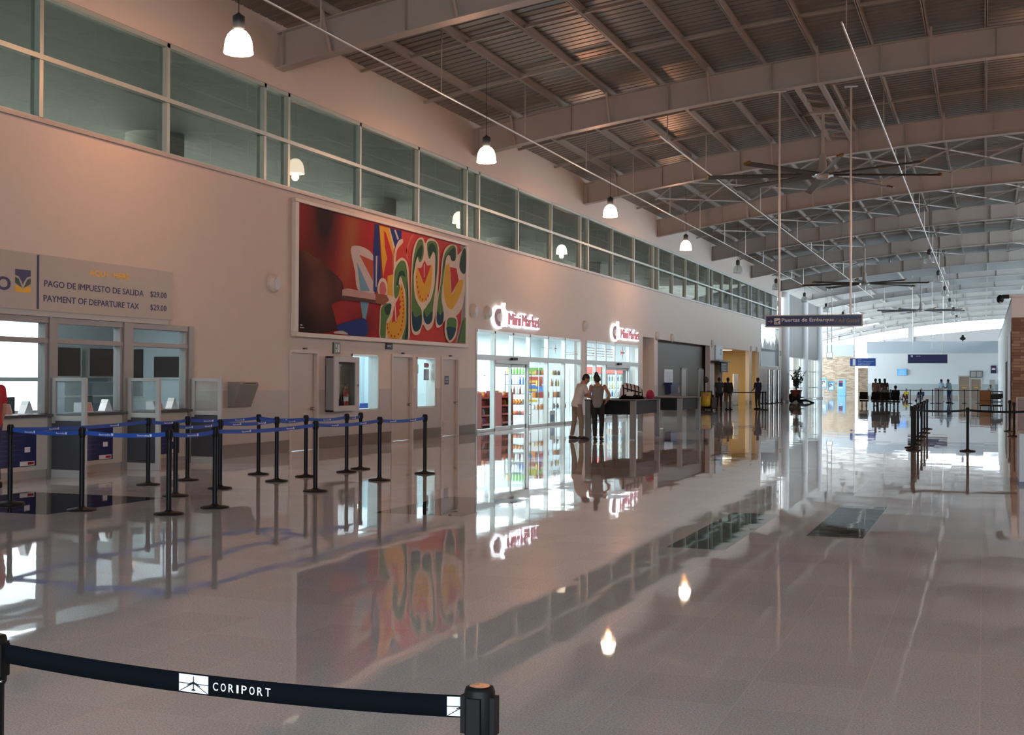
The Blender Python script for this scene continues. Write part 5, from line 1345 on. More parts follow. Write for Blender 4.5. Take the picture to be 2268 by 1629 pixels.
t = thing('floor_box', 'pale blue box on the floor at the foot of the lobby counter', 'box', (-14.3, 75.0, 0))
p = MB(); p.box(-.2, .2, -.5, .5, 0, .32); p.build('case', mat('pale_cyan_box', (.35, .55, .62), .5), t)
# high window to the sky beyond the lobby, filmed in its lower part
win_no += 1
w = MB()
for r in ((85.15, 85.25, 2.55, 5.4), (93.1, 93.2, 2.55, 5.4), (85.15, 93.2, 2.55, 2.63), (85.15, 93.2, 5.32, 5.4)): w.box(W0, W1 + .02, *r)
o = struct(w, 'window_%d' % win_no, M['alu'])
fm = bpy.data.materials.new('streaky_film'); fm.use_nodes = True; nt = fm.node_tree; nt.nodes.clear()
out = nt.nodes.new('ShaderNodeOutputMaterial'); tr = nt.nodes.new('ShaderNodeBsdfTransparent'); df = nt.nodes.new('ShaderNodeBsdfDiffuse'); df.inputs[0].default_value = (.30, .33, .34, 1)
geo = nt.nodes.new('ShaderNodeNewGeometry'); sp = nt.nodes.new('ShaderNodeSeparateXYZ'); nt.links.new(geo.outputs['Position'], sp.inputs[0])
mp = nt.nodes.new('ShaderNodeMapping'); mp.inputs['Scale'].default_value = (1, 2.2, .25); nz = nt.nodes.new('ShaderNodeTexNoise'); nz.inputs['Scale'].default_value = 1.4; nz.inputs['Detail'].default_value = 4
nt.links.new(geo.outputs['Position'], mp.inputs[0]); nt.links.new(mp.outputs[0], nz.inputs['Vector'])
m1 = nt.nodes.new('ShaderNodeMath'); m1.operation = 'MULTIPLY_ADD'; nt.links.new(nz.outputs['Fac'], m1.inputs[0]); m1.inputs[1].default_value = 2.2; nt.links.new(sp.outputs['Z'], m1.inputs[2])
mr = nt.nodes.new('ShaderNodeMapRange'); mr.inputs['From Min'].default_value = 5.25; mr.inputs['From Max'].default_value = 5.85; mr.inputs['To Min'].default_value = .85; mr.inputs['To Max'].default_value = 0; nt.links.new(m1.outputs[0], mr.inputs[0])
mx = nt.nodes.new('ShaderNodeMixShader'); nt.links.new(mr.outputs[0], mx.inputs[0]); nt.links.new(tr.outputs[0], mx.inputs[1]); nt.links.new(df.outputs[0], mx.inputs[2]); nt.links.new(mx.outputs[0], out.inputs[0])
g = MB(); g.box(XL - .09, XL - .08, 85.25, 93.1, 2.63, 5.32); g.build('filmed_pane', fm, o)
for i, y in enumerate((87.0, 89.0, 91.2)):
    t = thing('steel_post', 'tall polished steel post against the wall under the streaky window, %s from the left' % ORD[i], 'post', (XL + .3, y, 0), group='polished steel posts')
    p = MB(); p.cyl((0, 0, 0), (0, 0, 2.32), .13, n=20); p.build('shaft', M['chrome'], t); p = MB(); p.cyl((0, 0, 0), (0, 0, .04), .2, n=20); p.build('base', M['dkgrey'], t)
# ------------------------------------------------------------ people
def V(*a): return Vector(a)
def loft(mb, rings, n=16):
    """closed tube through elliptical rings (centre, side, front, rx, ry)"""
    b = len(mb.v)
    for c, sd, fr, rx, ry in rings:
        for k in range(n): mb.v.append(tuple(c + sd * rx * math.cos(2 * PI * k / n) + fr * ry * math.sin(2 * PI * k / n)))
    for i in range(len(rings) - 1):
        for k in range(n): mb.f.append((b + i * n + k, b + i * n + (k + 1) % n, b + (i + 1) * n + (k + 1) % n, b + (i + 1) * n + k)); mb.mi.append(0); mb.sm.append(True)
    mb.f.append(tuple(b + k for k in range(n))[::-1]); mb.mi.append(0); mb.sm.append(True)
    e = b + (len(rings) - 1) * n; mb.f.append(tuple(e + k for k in range(n))); mb.mi.append(0); mb.sm.append(True)
def limb(mb, pts, ends=True):
    """tapered chain of (point, radius) with rounded joints"""
    for (p, r), (q, s) in zip(pts[:-1], pts[1:]): mb.cyl(p, q, r, s, n=14)
    for i, (p, r) in enumerate(pts):
        if ends or 0 < i < len(pts) - 1: mb.ell(p, (r, r, r), n=12, m=8)
def hand(mb, wr, d, palm, curl=.5, side=1):
    """palm, four unequal bent fingers and a thumb; d: direction, palm: which way the palm faces"""
    d = d.normalized(); pn = (palm - d * palm.dot(d)).normalized(); sd = d.cross(pn) * side
    loft(mb, [(wr - d * .01, sd, pn, .026, .019), (wr + d * .03, sd, pn, .036, .017), (wr + d * .08, sd, pn, .041, .014), (wr + d * .092, sd, pn, .038, .012)], 12)
    for k, (off, ln) in enumerate(((-.030, .066), (-.010, .078), (.011, .073), (.031, .058))):
        p = wr + d * .085 + sd * off; dd = d; r = .0092
        for j in range(3):
            a = curl * (.35 + .3 * j); dd = (d * math.cos(a) + pn * math.sin(a)).normalized() if j == 0 else (dd * math.cos(curl * .55) + (pn - dd * pn.dot(dd)).normalized() * math.sin(curl * .55)).normalized()
            q = p + dd * ln * (.42, .33, .27)[j]
            mb.cyl(p, q, r, r * .92, n=8); mb.ell(q, (r * .93,) * 3, n=8, m=6); p = q; r *= .92
    p = wr + d * .022 - sd * .03; t1 = (d * .75 - sd * .62 + pn * .2).normalized()
    q = p + t1 * .04; mb.cyl(p, q, .013, .0105, n=8); mb.ell(q, (.0105,) * 3, n=8, m=6)
    t2 = (d * .93 - sd * .2 + pn * .3).normalized(); u = q + t2 * .032; mb.cyl(q, u, .0105, .0088, n=8); mb.ell(u, (.009,) * 3, n=8, m=6)
def fuse(mb, name, mats, parent, vox, it=2):
    """one continuous skin out of overlapping volumes"""
    o = mb.build('tmp', mats)
    r = o.modifiers.new('r', 'REMESH'); r.mode = 'VOXEL'; r.voxel_size = vox; r.use_smooth_shade = True
    s = o.modifiers.new('s', 'SMOOTH'); s.iterations = it; s.factor = .5
    dg = bpy.context.evaluated_depsgraph_get()
    me = bpy.data.meshes.new_from_object(o.evaluated_get(dg)); me.name = name
    bpy.data.objects.remove(o)
    me.materials.clear()
    for m_ in (mats if isinstance(mats, (list, tuple)) else [mats]): me.materials.append(m_)
    q = bpy.data.objects.new(name, me); COL.objects.link(q); q.parent = parent
    return q
STAND = dict(pelvis=V(0, 0, .94), waist=V(0, 0, 1.08), chest=V(0, 0, 1.30), neck=V(0, -.01, 1.47), head=V(0, .015, 1.62),
             shL=V(-.175, -.005, 1.42), elL=V(-.225, -.02, 1.15), haL=V(-.21, .05, .90), shR=V(.175, -.005, 1.42), elR=V(.225, -.02, 1.15), haR=V(.21, .05, .90),
             hiL=V(-.09, 0, .92), knL=V(-.10, .02, .50), anL=V(-.105, -.02, .085), hiR=V(.09, 0, .92), knR=V(.10, .02, .50), anR=V(.105, -.02, .085))
def pose(base=STAND, **k):
    d = {a: b.copy() for a, b in base.items()}
    for a, b in k.items(): d[a] = V(*b)
    return d
def lean(p, ang, keys=('waist', 'chest', 'neck', 'head', 'shL', 'shR', 'elL', 'elR', 'haL', 'haR'), side=0):
    R = Matrix.Rotation(-ang, 3, 'X') @ Matrix.Rotation(side, 3, 'Y'); c = p['pelvis']
    for k in keys: p[k] = c + R @ (p[k] - c)
    return p
SEAT = pose(pelvis=(0, 0, .52), waist=(0, -.03, .66), chest=(0, -.03, .88), neck=(0, -.02, 1.05), head=(0, .01, 1.2), shL=(-.175, -.02, 1.0), elL=(-.22, .06, .75), haL=(-.13, .28, .62), shR=(.175, -.02, 1.0), elR=(.22, .06, .75), haR=(.13, .28, .62),
            hiL=(-.09, .02, .5), knL=(-.11, .43, .49), anL=(-.11, .42, .085), hiR=(.09, .02, .5), knR=(.11, .43, .49), anR=(.11, .42, .085))
GROUND = pose(pelvis=(0, 0, .13), waist=(0, -.05, .27), chest=(0, -.06, .48), neck=(0, -.03, .65), head=(0, .02, .8), shL=(-.175, -.04, .6), elL=(-.23, .1, .38), haL=(-.12, .3, .40), shR=(.175, -.04, .6), elR=(.23, .1, .38), haR=(.12, .3, .40),
              hiL=(-.09, .02, .12), knL=(-.15, .38, .40), anL=(-.13, .62, .085), hiR=(.09, .02, .12), knR=(.15, .38, .40), anR=(.13, .62, .085))
SKIN = {'tan': mat('tan_skin', (.42, .20, .13), .5, vary=.05), 'brown': mat('brown_skin', (.17, .075, .045), .5, vary=.05), 'fair': mat('fair_skin', (.55, .30, .22), .5, vary=.05)}
HAIR = mat('black_hair', (.012, .009, .008), .55, vary=.3, scale=60)
EYE_M = [M['white'], M['black']]
def person(label, loc, rz, P, skin='tan', shirt=None, trousers=None, shoes=None, hair='short', sleeves='short', scale=1.0, vox=.015, curl=.5, palmR=None, palmL=None, look=(0, 1, 0), group=None, untucked=.0, hat=None, slim=1.0):
    t = thing('person', label, 'person', loc, rz, group); t.scale = (scale, scale, scale)
    sd = (P['shR'] - P['shL']).normalized(); hs = (P['hiR'] - P['hiL']).normalized()
    def ring(a, b, f, rx, ry, s=None):
        c = a.lerp(b, f); u = (b - a).normalized(); s = s or sd; s = (s - u * s.dot(u)).normalized(); return (c, s, u.cross(s), rx * slim, ry)
    pe, wa, ch, ne, he = (P[k] for k in ('pelvis', 'waist', 'chest', 'neck', 'head'))
    def torso(mb, g, top=True, low=True):
        R = []
        if low: R += [ring(pe, wa, -.55, .13 + g, .10 + g, hs), ring(pe, wa, -.1, .165 + g, .115 + g, hs)]
        R += [ring(pe, wa, .4, .155 + g, .108 + g, hs), ring(wa, ch, 0, .138 + g, .100 + g), ring(wa, ch, .5, .150 + g, .108 + g), ring(wa, ch, 1, .168 + g, .115 + g), ring(ch, ne, .45, .165 + g, .102 + g), ring(ch, ne, .75, .125 + g, .075 + g)]
        if top: R += [ring(ch, ne, .98, .07 + g, .062 + g)]
        loft(mb, R, 20)
    # body
    b = MB(); torso(b, 0)
    limb(b, [(ne - (ne - ch) * .2, .06), (ne, .056), (ne.lerp(he, .55), .054)])
    lk = V(*look).normalized(); hu = (he - ne).normalized(); hu = (hu - lk * hu.dot(lk) * .5).normalized(); hs_ = lk.cross(hu).normalized(); lk = hu.cross(hs_)
    HM = Matrix((hs_, lk, hu)).transposed()
    b.ell(he + hu * .02, (.076, .095, .105), n=18, m=12, rot=HM); b.ell(he + lk * .035 - hu * .065, (.056, .058, .055), rot=HM)
    b.ell(he + lk * .098 - hu * .018, (.014, .02, .026), n=10, m=8, rot=HM); b.ell(he + lk * .085 - hu * .062, (.026, .012, .010), n=10, m=8, rot=HM); b.ell(he + lk * .082 - hu * .1, (.025, .02, .016), n=10, m=8, rot=HM)
    for s in (-1, 1):
        b.ell(he + hs_ * .079 * s - hu * .012 - lk * .008, (.012, .022, .034), n=10, m=8, rot=HM)
    for s in 'LR':
        sh, el, ha = P['sh' + s], P['el' + s], P['ha' + s]
        limb(b, [(sh, .057 * slim), (sh.lerp(el, .5), .047 * slim), (el, .040), (el.lerp(ha, .35), .039), (ha, .027)])
        pal = (palmR if s == 'R' else palmL) or (P['pelvis'] - ha)
        hand(b, ha, ha - el, V(*pal), curl, 1 if s == 'L' else -1)
        hi, kn, an = P['hi' + s], P['kn' + s], P['an' + s]
        limb(b, [(hi, .082), (hi.lerp(kn, .45), .072), (kn, .053), (kn.lerp(an, .3), .054), (an, .036)])
        fw = V(0, 1, 0); fw = (kn - hi); fw.z = 0; fw = fw.normalized() if fw.length > .2 else V(0, 1, 0)
        limb(b, [(an - V(0, 0, .03), .036), (an + fw * .09 - V(0, 0, .05), .034), (an + fw * .17 - V(0, 0, .057), .025)])
    fuse(b, 'body', SKIN[skin], t, vox)
    e = MB()
    for s in (-1, 1):
        c = he + hs_ * .032 * s + hu * .012 + lk * .083; e.ell(c, (.013, .010, .008), 0, 10, 8, HM); e.ell(c + lk * .006, (.006, .005, .006), 1, 8, 6, HM)
    e.build('eyes', EYE_M, t)
    # clothing
    if shirt:
        c = MB(); torso(c, .014 + untucked * .3, top=sleeves != 'none')
        if untucked: loft(c, [ring(pe, wa, -.75, .175, .125, hs), ring(pe, wa, .2, .178, .13, hs), ring(wa, ch, 0, .16, .12)], 20)
        for s in 'LR':
            sh, el, ha = P['sh' + s], P['el' + s], P['ha' + s]
            if sleeves == 'none': continue
            q = el if sleeves == 'short' else ha
            pts = [(ch.lerp(sh, .6), .07), (sh, .069 * slim), (sh.lerp(el, .75), .060)] if sleeves == 'short' else [(ch.lerp(sh, .6), .07), (sh, .068), (el, .053), (el.lerp(ha, .9), .040)]
            limb(c, pts, ends=False); c.ell(sh, (.069, .069, .069))
        fuse(c, 'shirt', shirt, t, max(vox, .012))
        if sleeves == 'none':   # straps of a vest
            c = MB()
            for s in 'LR':
                sh = P['sh' + s]; m_ = ne.lerp(sh, .52)
                limb(c, [(ch.lerp(m_, .1) + lk * .09, .03), (m_ + hu * .012, .026), (ch.lerp(m_, .1) - lk * .09, .04)])
            fuse(c, 'vest_strap', shirt, t, .012)
    if trousers:
        c = MB(); loft(c, [ring(pe, wa, -.6, .14, .11, hs), ring(pe, wa, -.1, .177, .127, hs), ring(pe, wa, .55, .165, .119, hs)], 20)
        for s in 'LR':
            hi, kn, an = P['hi' + s], P['kn' + s], P['an' + s]
            limb(c, [(hi, .096), (hi.lerp(kn, .45), .084), (kn, .066), (kn.lerp(an, .4), .062), (an.lerp(kn, .06), .052)], ends=False); c.ell(hi, (.096, .096, .096))
        fuse(c, 'trousers', trousers, t, max(vox, .012))
    c = MB()
    for s in 'LR':
        hi, kn, an = P['hi' + s], P['kn' + s], P['an' + s]
        fw = (kn - hi); fw.z = 0; fw = fw.normalized() if fw.length > .2 else V(0, 1, 0); sw = V(fw.y, -fw.x, 0); z0 = an.z - .085
        loft(c, [(V(an.x, an.y, z0 + .05) - fw * .075, sw, EZ, .028, .045), (V(an.x, an.y, z0 + .052) - fw * .03, sw, EZ, .042, .052), (V(an.x, an.y, z0 + .045) + fw * .08, sw, EZ, .046, .045), (V(an.x, an.y, z0 + .032) + fw * .16, sw, EZ, .046, .032), (V(an.x, an.y, z0 + .026) + fw * .205, sw, EZ, .03, .024)], 14)
    c.build('shoes', shoes or M['black'], t)
    # hair
    c = MB()
    c.ell(he + hu * .042 - lk * .018, (.086, .098, .094), n=18, m=12, rot=HM)
    if hair != 'cap':
        c.ell(he - lk * .045 + hu * .0, (.078, .066, .085), rot=HM)
    if hair == 'bun': c.ell(he + hu * .14 - lk * .05, (.052, .055, .05), rot=HM); c.ell(he - lk * .08 - hu * .04, (.06, .035, .06), rot=HM); c.ell(he + hs_ * .06 - lk * .05 - hu * .02, (.035, .04, .05), rot=HM)
    if hair == 'long': limb(c, [(he - lk * .05, .075), (he - lk * .075 - hu * .15, .07), (he - lk * .08 - hu * .27, .04)])
    fuse(c, 'hair', HAIR, t, .012, 1)
    if hat:
        c = MB(); c.ell(he + hu * .055 - lk * .01, (.094, .108, .092), rot=HM); c.v = [v if (Vector(v) - he).dot(hu) > .03 else tuple(Vector(v) + hu * (.03 - (Vector(v) - he).dot(hu))) for v in c.v]
        c.build('headscarf', hat, t)
    return t
def cloth(n, c): return mat(n, c, .85, vary=.12, scale=30)
# couple at the table
man = pose(anL=(-.10, -.10, .085), knL=(-.10, -.02, .5), anR=(.12, .08, .085), knR=(.11, .08, .5))
lean(man, .30)
man['head'] = man['neck'] + V(.03, .10, .13); man['elR'] = man['shR'] + V(.10, .06, -.27); man['haR'] = man['elR'] + V(-.04, .22, -.07); man['elL'] = man['shL'] + V(-.05, .13, -.24); man['haL'] = man['elL'] + V(.10, .20, -.03)
person('man in a white shirt and khaki trousers bending over the nearer standing table', (-10.17, 32.15, 0), -.85, man, 'tan', cloth('white_shirt_cloth', (.60, .54, .50)), cloth('khaki_cloth', (.25, .19, .13)), mat('dark_shoe', (.02, .012, .012), .4), 'short', 'short', 1.02, .0095, .7, look=(.3, .9, -.3), untucked=.03)
wom = pose(elR=(.33, -.10, 1.19), haR=(.20, .03, 1.0), elL=(-.24, .06, 1.17), haL=(-.16, .28, 1.10), anL=(-.07, -.02, .085), knL=(-.085, .02, .5), anR=(.09, .03, .085), knR=(.1, .05, .5))
wom['head'] = wom['neck'] + V(-.035, .035, .135)
person('woman with a dark hair bun in a grey vest, hand on her hip', (-9.47, 31.75, 0), .12, wom, 'tan', cloth('grey_vest_cloth', (.20, .19, .18)), cloth('black_leggings', (.012, .013, .016)), mat('black_shoe', (.012, .012, .012), .4), 'bun', 'none', 1.0, .0095, .8, palmR=(-1, .2, 0), look=(-.45, .9, -.1), slim=.9)
# people farther down the hall
d_teal, d_black, d_navy, khaki = cloth('dark_teal_cloth', (.025, .045, .06)), cloth('black_cloth', (.012, .012, .013)), cloth('navy_cloth', (.02, .03, .09)), cloth('dull_khaki_cloth', (.14, .10, .07))
def st(**k): return pose(**k)
person('person in a dark teal top, left of a pair standing at the dark passage', (-13.42, 67.9, 0), .3, lean(st(anL=(-.14, -.1, .085), anR=(.12, .1, .085)), .05), 'brown', d_teal, d_black, hair='short', sleeves='short')
person('person in a black jacket, right of a pair standing at the dark passage', (-12.98, 68.2, 0), .5, lean(st(), .12), 'brown', d_black, khaki, hair='short', sleeves='long')
person('person in a navy shirt standing in front of the ochre lobby near the polished posts', (-11.75, 70.3, 0), .9, st(haL=(-.2, .25, 1.02), elL=(-.22, .05, 1.14)), 'brown', d_navy, cloth('grey_trousers', (.05, .045, .045)), sleeves='short')
person('person sitting behind the lobby counter, a dark shape left of the wall pillar', (-15.9, 77.6, 0), -1.7, SEAT, 'brown', d_black, d_black)
person('person sitting behind the lobby counter, a dark shape right of the wall pillar', (-15.9, 79.3, 0), -1.7, SEAT, 'brown', cloth('dusky_cloth', (.05, .035, .03)), d_black)
for (x, y), lab in (((-15.9, 77.6), 'left'), ((-15.9, 79.3), 'right')):
    t = thing('stool', 'plain dark stool behind the lobby counter, the %s one' % lab, 'stool', (x, y, 0), group='lobby stools')
    p = MB(); p.cyl((0, 0, .345), (0, 0, .385), .19, n=18); p.build('seat', M['black'], t); p = MB(); p.cyl((0, 0, 0), (0, 0, .35), .03); p.cyl((0, 0, 0), (0, 0, .02), .18); p.build('stem', M['dkgrey'], t)
person('dark clad person sitting on the floor, left of the two by the potted plant', (-12.85, 91.1, 0), -1.2, GROUND, 'brown', d_black, d_black, sleeves='long')
person('person with outstretched legs sitting on the floor, right of the two by the potted plant', (-12.42, 91.85, 0), -1.35, pose(GROUND, knL=(-.12, .42, .16), anL=(-.12, .84, .085), knR=(.12, .44, .2), anR=(.12, .86, .085)), 'brown', cloth('charcoal_cloth', (.03, .03, .035)), d_black, sleeves='long')
person('man in a tan shirt standing at the left of the black airport seats', (-6.55, 84.2, 0), -.4, st(), 'brown', cloth('tan_shirt', (.24, .17, .13)), d_black)
person('woman in a pale top standing half hidden behind the tan shirted man', (-6.6, 88.2, 0), .4, st(), 'brown', cloth('pale_pink_cloth', (.5, .42, .38)), d_navy, hair='long')
person('person in grey seated on the black airport seats with the head just showing', (-5.82, 82.4, 0), PI, SEAT, 'brown', cloth('mid_grey_cloth', (.18, .18, .19)), d_black)
person('woman in a dark red top standing behind the black airport seats', (-6.15, 86.5, 0), .3, st(elL=(-.23, .1, 1.17), haL=(-.05, .25, 1.2)), 'brown', cloth('dark_red_cloth', (.10, .04, .045)), d_black, hair='long')
person('dark clad person seated at the right end of the black airport seats', (-5.04, 79.72, 0), 0, SEAT, 'brown', d_black, d_black)
person('person in a yellow shirt sitting on the floor before the far white wall', (-6.4, 115.5, 0), 2.9, GROUND, 'tan', cloth('yellow_cloth', (.60, .50, .05)), cloth('maroon_cloth', (.10, .03, .04)))
person('person with a white headscarf and navy clothes sitting on the floor of the far hall', (-4.85, 108.0, 0), 2.9, GROUND, 'tan', d_navy, cloth('grey_skirt', (.25, .25, .28)), sleeves='long', scale=1.12, hat=cloth('white_scarf', (.7, .66, .66)))
person('man in a light blue shirt behind the white podium, left of two officers', (-3.17, 104.5, 0), -.9, st(haR=(.2, .3, 1.05), elR=(.23, .05, 1.15)), 'brown', cloth('light_blue_cloth', (.36, .50, .62)), d_navy)
person('man in a light blue shirt leaning by the white podium, right of two officers', (-2.45, 98.6, 0), .9, lean(st(haL=(-.25, .3, 1.05)), .12), 'brown', bpy.data.materials['light_blue_cloth'], d_navy)
person('person seated behind the far desk near the right hand wall', (.45, 107.0, 0), PI, SEAT, 'brown', cloth('pale_grey_cloth', (.4, .42, .45)), d_black)
person('person in a red shirt beside the payment counter, cut by the picture edge', (-13.28, 14.30, 0), 1.5, st(), 'tan', M['redc'], d_navy, vox=.012)

# ------------------------------------------------------------ things farther down the hall
t = thing('cleaning_cart', 'janitor cart with a yellow vinyl bag and an upturned mop by the dark recess', 'cart', (-13.6, 65.3, 0), .2)
p = MB()
for a in (-.28, .28):
    for b in (-.2, .2): p.cyl((a, b, .1), (a, b, 1.0), .016, n=8); p.ell((a, b, .05), (.05, .03, .05), n=10, m=8)
p.box(-.5, .5, -.24, .24, .1, .13); p.box(-.3, .3, -.22, .22, .98, 1.01); p.build('frame', M['black'], t)
p = MB(); loft(p, [(V(0, -.02, .22), EX, EY, .22, .17), (V(0, -.02, .3), EX, EY, .27, .22), (V(0, -.02, .96), EX, EY, .3, .235)], 16); p.build('bag', M['yellow'], t)
p = MB(); p.box(-.16, .14, -.262, -.255, .78, .88); p.build('bag_label', M['red'], t)
p = MB(); p.cyl((.0, .05, .5), (.0, .05, 1.55), .014, n=8); p.build('mop_handle', M['ltgrey'], t)
p = MB(); p.ell((.0, .05, 1.62), (.14, .09, .17)); p.build('mop_head', M['dkgrey'], t)
p = MB(); p.box(.3, .55, -.2, .2, .13, .7); p.build('side_bin', M['dkgrey'], t)
t = thing('suitcase', 'upright black suitcase standing left of the pair at the dark passage', 'suitcase', (-13.75, 66.9, 0))
p = MB(); p.box(-.22, .22, -.14, .14, .05, .82); p.build('shell', M['black'], t, bev=.04); p = MB(); p.tube([(-.12, .1, .8), (-.12, .1, 1.02), (.12, .1, 1.02), (.12, .1, .8)], .012); p.build('handle', M['dkgrey'], t)
for a in (-.17, .17): p = MB(); p.ell((a, 0, .03), (.02, .03, .03)); p.build('wheel', M['dkgrey'], t)
t = thing('potted_tree', 'small leafy tree in a terracotta pot by the first white column', 'plant', (-12.98, 94.5, 0))
p = MB(); p.lathe([(.36, 0), (.42, .0), (.42, .1), (.3, .12)], n=28); p.build('plinth', M['white'], t)
p = MB(); p.lathe([(.24, .12), (.30, .2), (.40, .82), (.42, .84), (.42, .92), (.37, .92), (.36, .84), (0, .83)], n=28); p.build('pot', mat('terracotta', (.36, .075, .05), .6, vary=.08), t)
p = MB(); rnd = random.Random(3); tips = []
for k in range(13):
    a = k * 2.4; h = .7 + rnd.random() * 1.0; r = .15 + rnd.random() * .55
    pts = [(0, 0, .84), (.3 * r * math.cos(a), .3 * r * math.sin(a), .84 + h * .5), (r * math.cos(a), r * math.sin(a), .86 + h)]
    p.tube(pts, .013, 6); tips.append(pts)
p.build('stems', mat('bark', (.12, .08, .05), .8), t)
p = MB()
for pts in tips:
    for k in range(22):
        s = .25 + .75 * rnd.random(); a, b_ = (Vector(pts[1]), Vector(pts[2])) if s > .5 else (Vector(pts[0]), Vector(pts[1])); c = a.lerp(b_, (s - .5) * 2 if s > .5 else s * 2)
        dd = Vector((rnd.uniform(-1, 1), rnd.uniform(-1, 1), rnd.uniform(-.3, .8))).normalized(); w = dd.cross(EZ).normalized() * .07; L = .27
        p.add([c, c + dd * L * .45 + w, c + dd * L, c + dd * L * .45 - w, c + dd * L * .5 + Vector((0, 0, .02))], [(0, 1, 4), (1, 2, 4), (2, 3, 4), (3, 0, 4)])
p.build('foliage', mat('deep_green_leaf', (.035, .10, .045), .45, vary=.3), t)
# airport seats
def seats(x, y, n, lab, rz=0):
    t = thing('airport_bench', lab, 'bench', (x, y, 0), rz)
    w = .56
    p = MB(); p.box(-n * w / 2, n * w / 2, -.03, .03, .29, .345)
    for a in (-n * w / 2 + .15, n * w / 2 - .15): p.bar((a, -.3, .02), (a, .3, .02), .05, .04); p.cyl((a, 0, .03), (a, 0, .3), .03)
    p.build('beam', M['dkgrey'], t)
    for k in range(n):
        cx = (k - (n - 1) / 2) * w
        p = MB(); p.box(cx - .25, cx + .25, -.22, .26, .345, .385); p.build('seat', M['black'], t, bev=.015)
        p = MB(); p.bar((cx, -.22, .44), (cx, -.34, .9), .5, .04, up=(0, 1, 0)); p.build('backrest', M['black'], t, bev=.01)
    for k in range(n + 1):
        cx = (k - n / 2) * w; p = MB(); p.box(cx - .02, cx + .02, -.2, .2, .6, .63); p.bar((cx, -.18, .4), (cx, -.18, .6), .03, .03); p.build('armrest', M['dkgrey'], t)
seats(-5.6, 79.7, 3, 'row of three black airport seats in the middle distance, backs to the camera')
seats(-7.1, 82.4, 1, 'single black airport seat left of the row of three')
seats(-6.1, 82.4, 2, 'pair of black airport seats facing away behind the row of three', PI)
t = thing('podium', 'white podium among the far stanchions beside two officers', 'podium', (-3.1, 97.0, 0))
p = MB(); p.box(-.3, .3, -.25, .25, .03, 1.06); p.build('body', M['white'], t); p = MB(); p.box(-.36, .36, -.3, .3, 1.06, 1.1); p.build('top', M['white'], t); p = MB(); p.box(-.28, .28, -.22, .22, 0, .03); p.build('plinth', M['grey'], t)
# far white wall: doors, screen, poster, boards
for a, b, tp in ((-2.19, -1.3, 2.05), (-1.14, -.33, 1.8)):
    d = MB(); d.box(a - .1, a, 124.5, 124.62, 0, tp + .1); d.box(b, b + .1, 124.5, 124.62, 0, tp + .1); d.box(a, b, 124.5, 124.62, tp, tp + .1); o = struct(d, 'door_%d' % door_no, M['cream']); door_no += 1
    p = MB(); p.box(a, b, 124.54, 124.6, .01, tp); lf = p.build('door_leaf', M['taupe'], o)
    p = MB()
    for k in range(5): p.box(a + .1 + k * .15, a + .16 + k * .15, 124.53, 124.54, 1.2, 1.26)
    p.box((a + b) / 2 - .2, (a + b) / 2 + .2, 124.53, 124.54, .98, 1.05); p.build('door_marking', M['letter_y'], lf)
t = thing('notice_case', 'grey two pane notice case above the right one of the far brown doors', 'notice case', (-.72, 124.48, 1.95))
p = MB(); p.box(-.55, .55, -.06, .1, 0, .62); p.build('case', M['dkgrey'], t); p = MB(); p.box(-.49, -.03, -.065, -.06, .06, .56); p.box(.03, .49, -.065, -.06, .06, .56); p.build('panes', M['ltgrey'], t)
t = thing('flight_screen', 'bright blue flight information screen on the far white wall', 'screen', (-7.3, 124.47, 2.12))
p = MB(); p.box(-.45, .45, -.06, .1, 0, .6); p.build('case', M['ltgrey'], t)
p = MB(); p.box(-.42, .42, -.065, -.06, .03, .57, 0)
for k in range(4): p.box(-.36 + .1 * (k % 2), .3, -.068, -.065, .1 + k * .1, .14 + k * .1, 1)
p.build('lit_screen', [M['skyglow'], M['letter']], t)
t = thing('wall_poster', 'small navy poster near the right end of the far white wall', 'poster', (.78, 124.52, 2.35))
p = MB(); p.box(-.24, .24, -.03, .06, 0, .7); p.box(-.15, .15, -.035, -.03, .3, .45, 1); p.box(-.15, .15, -.035, -.03, .48, .58, 2); p.build('sheet', [M['navypanel'], M['letter'], M['red']], t)
t = thing('leaning_board', 'pale board leaning against the right end of the far white wall', 'board', (.68, 124.3, 0))
p = MB(); p.bar((0, -.1, 0), (0, .25, 1.75), .45, .04, up=(0, 1, 0)); p.build('board', M['ltgrey'], t)
t = thing('floodlight', 'dark floodlight standing on top of the far white wall', 'floodlight', (-1.9, 124.7, 5.32))
p = MB(); p.cyl((0, 0, 0), (0, 0, .2), .05); p.build('foot', M['black'], t); p = MB(); p.ell((0, 0, .25), (.27, .2, .16)); p.ell((0, -.02, .45), (.12, .12, .15)); p.build('head', M['black'], t)
t = thing('far_desk', 'pale desk by the right hand wall with a person behind it', 'desk', (.4, 106.0, 0))
p = MB(); p.box(-.6, .6, -.3, .3, .72, .76); p.build('top', M['white'], t); p = MB(); p.box(-.58, .58, -.28, -.25, 0, .72); p.build('front', M['ltgrey'], t)
p = MB(); p.box(-.55, .55, .2, .25, 0, .72); p.build('leg', M['ltgrey'], t)
t = thing('desk_chair', 'plain dark chair behind the far desk', 'chair', (.45, 107.0, 0))
p = MB(); p.box(-.22, .22, -.22, .22, .345, .385); p.build('seat', M['black'], t); p = MB(); p.cyl((0, 0, 0), (0, 0, .35), .04); p.cyl((0, 0, 0), (0, 0, .03), .24); p.build('stem', M['black'], t); p = MB(); p.box(-.2, .2, .24, .28, .5, .95); p.box(-.03, .03, .2, .26, .35, .55); p.build('backrest', M['black'], t)
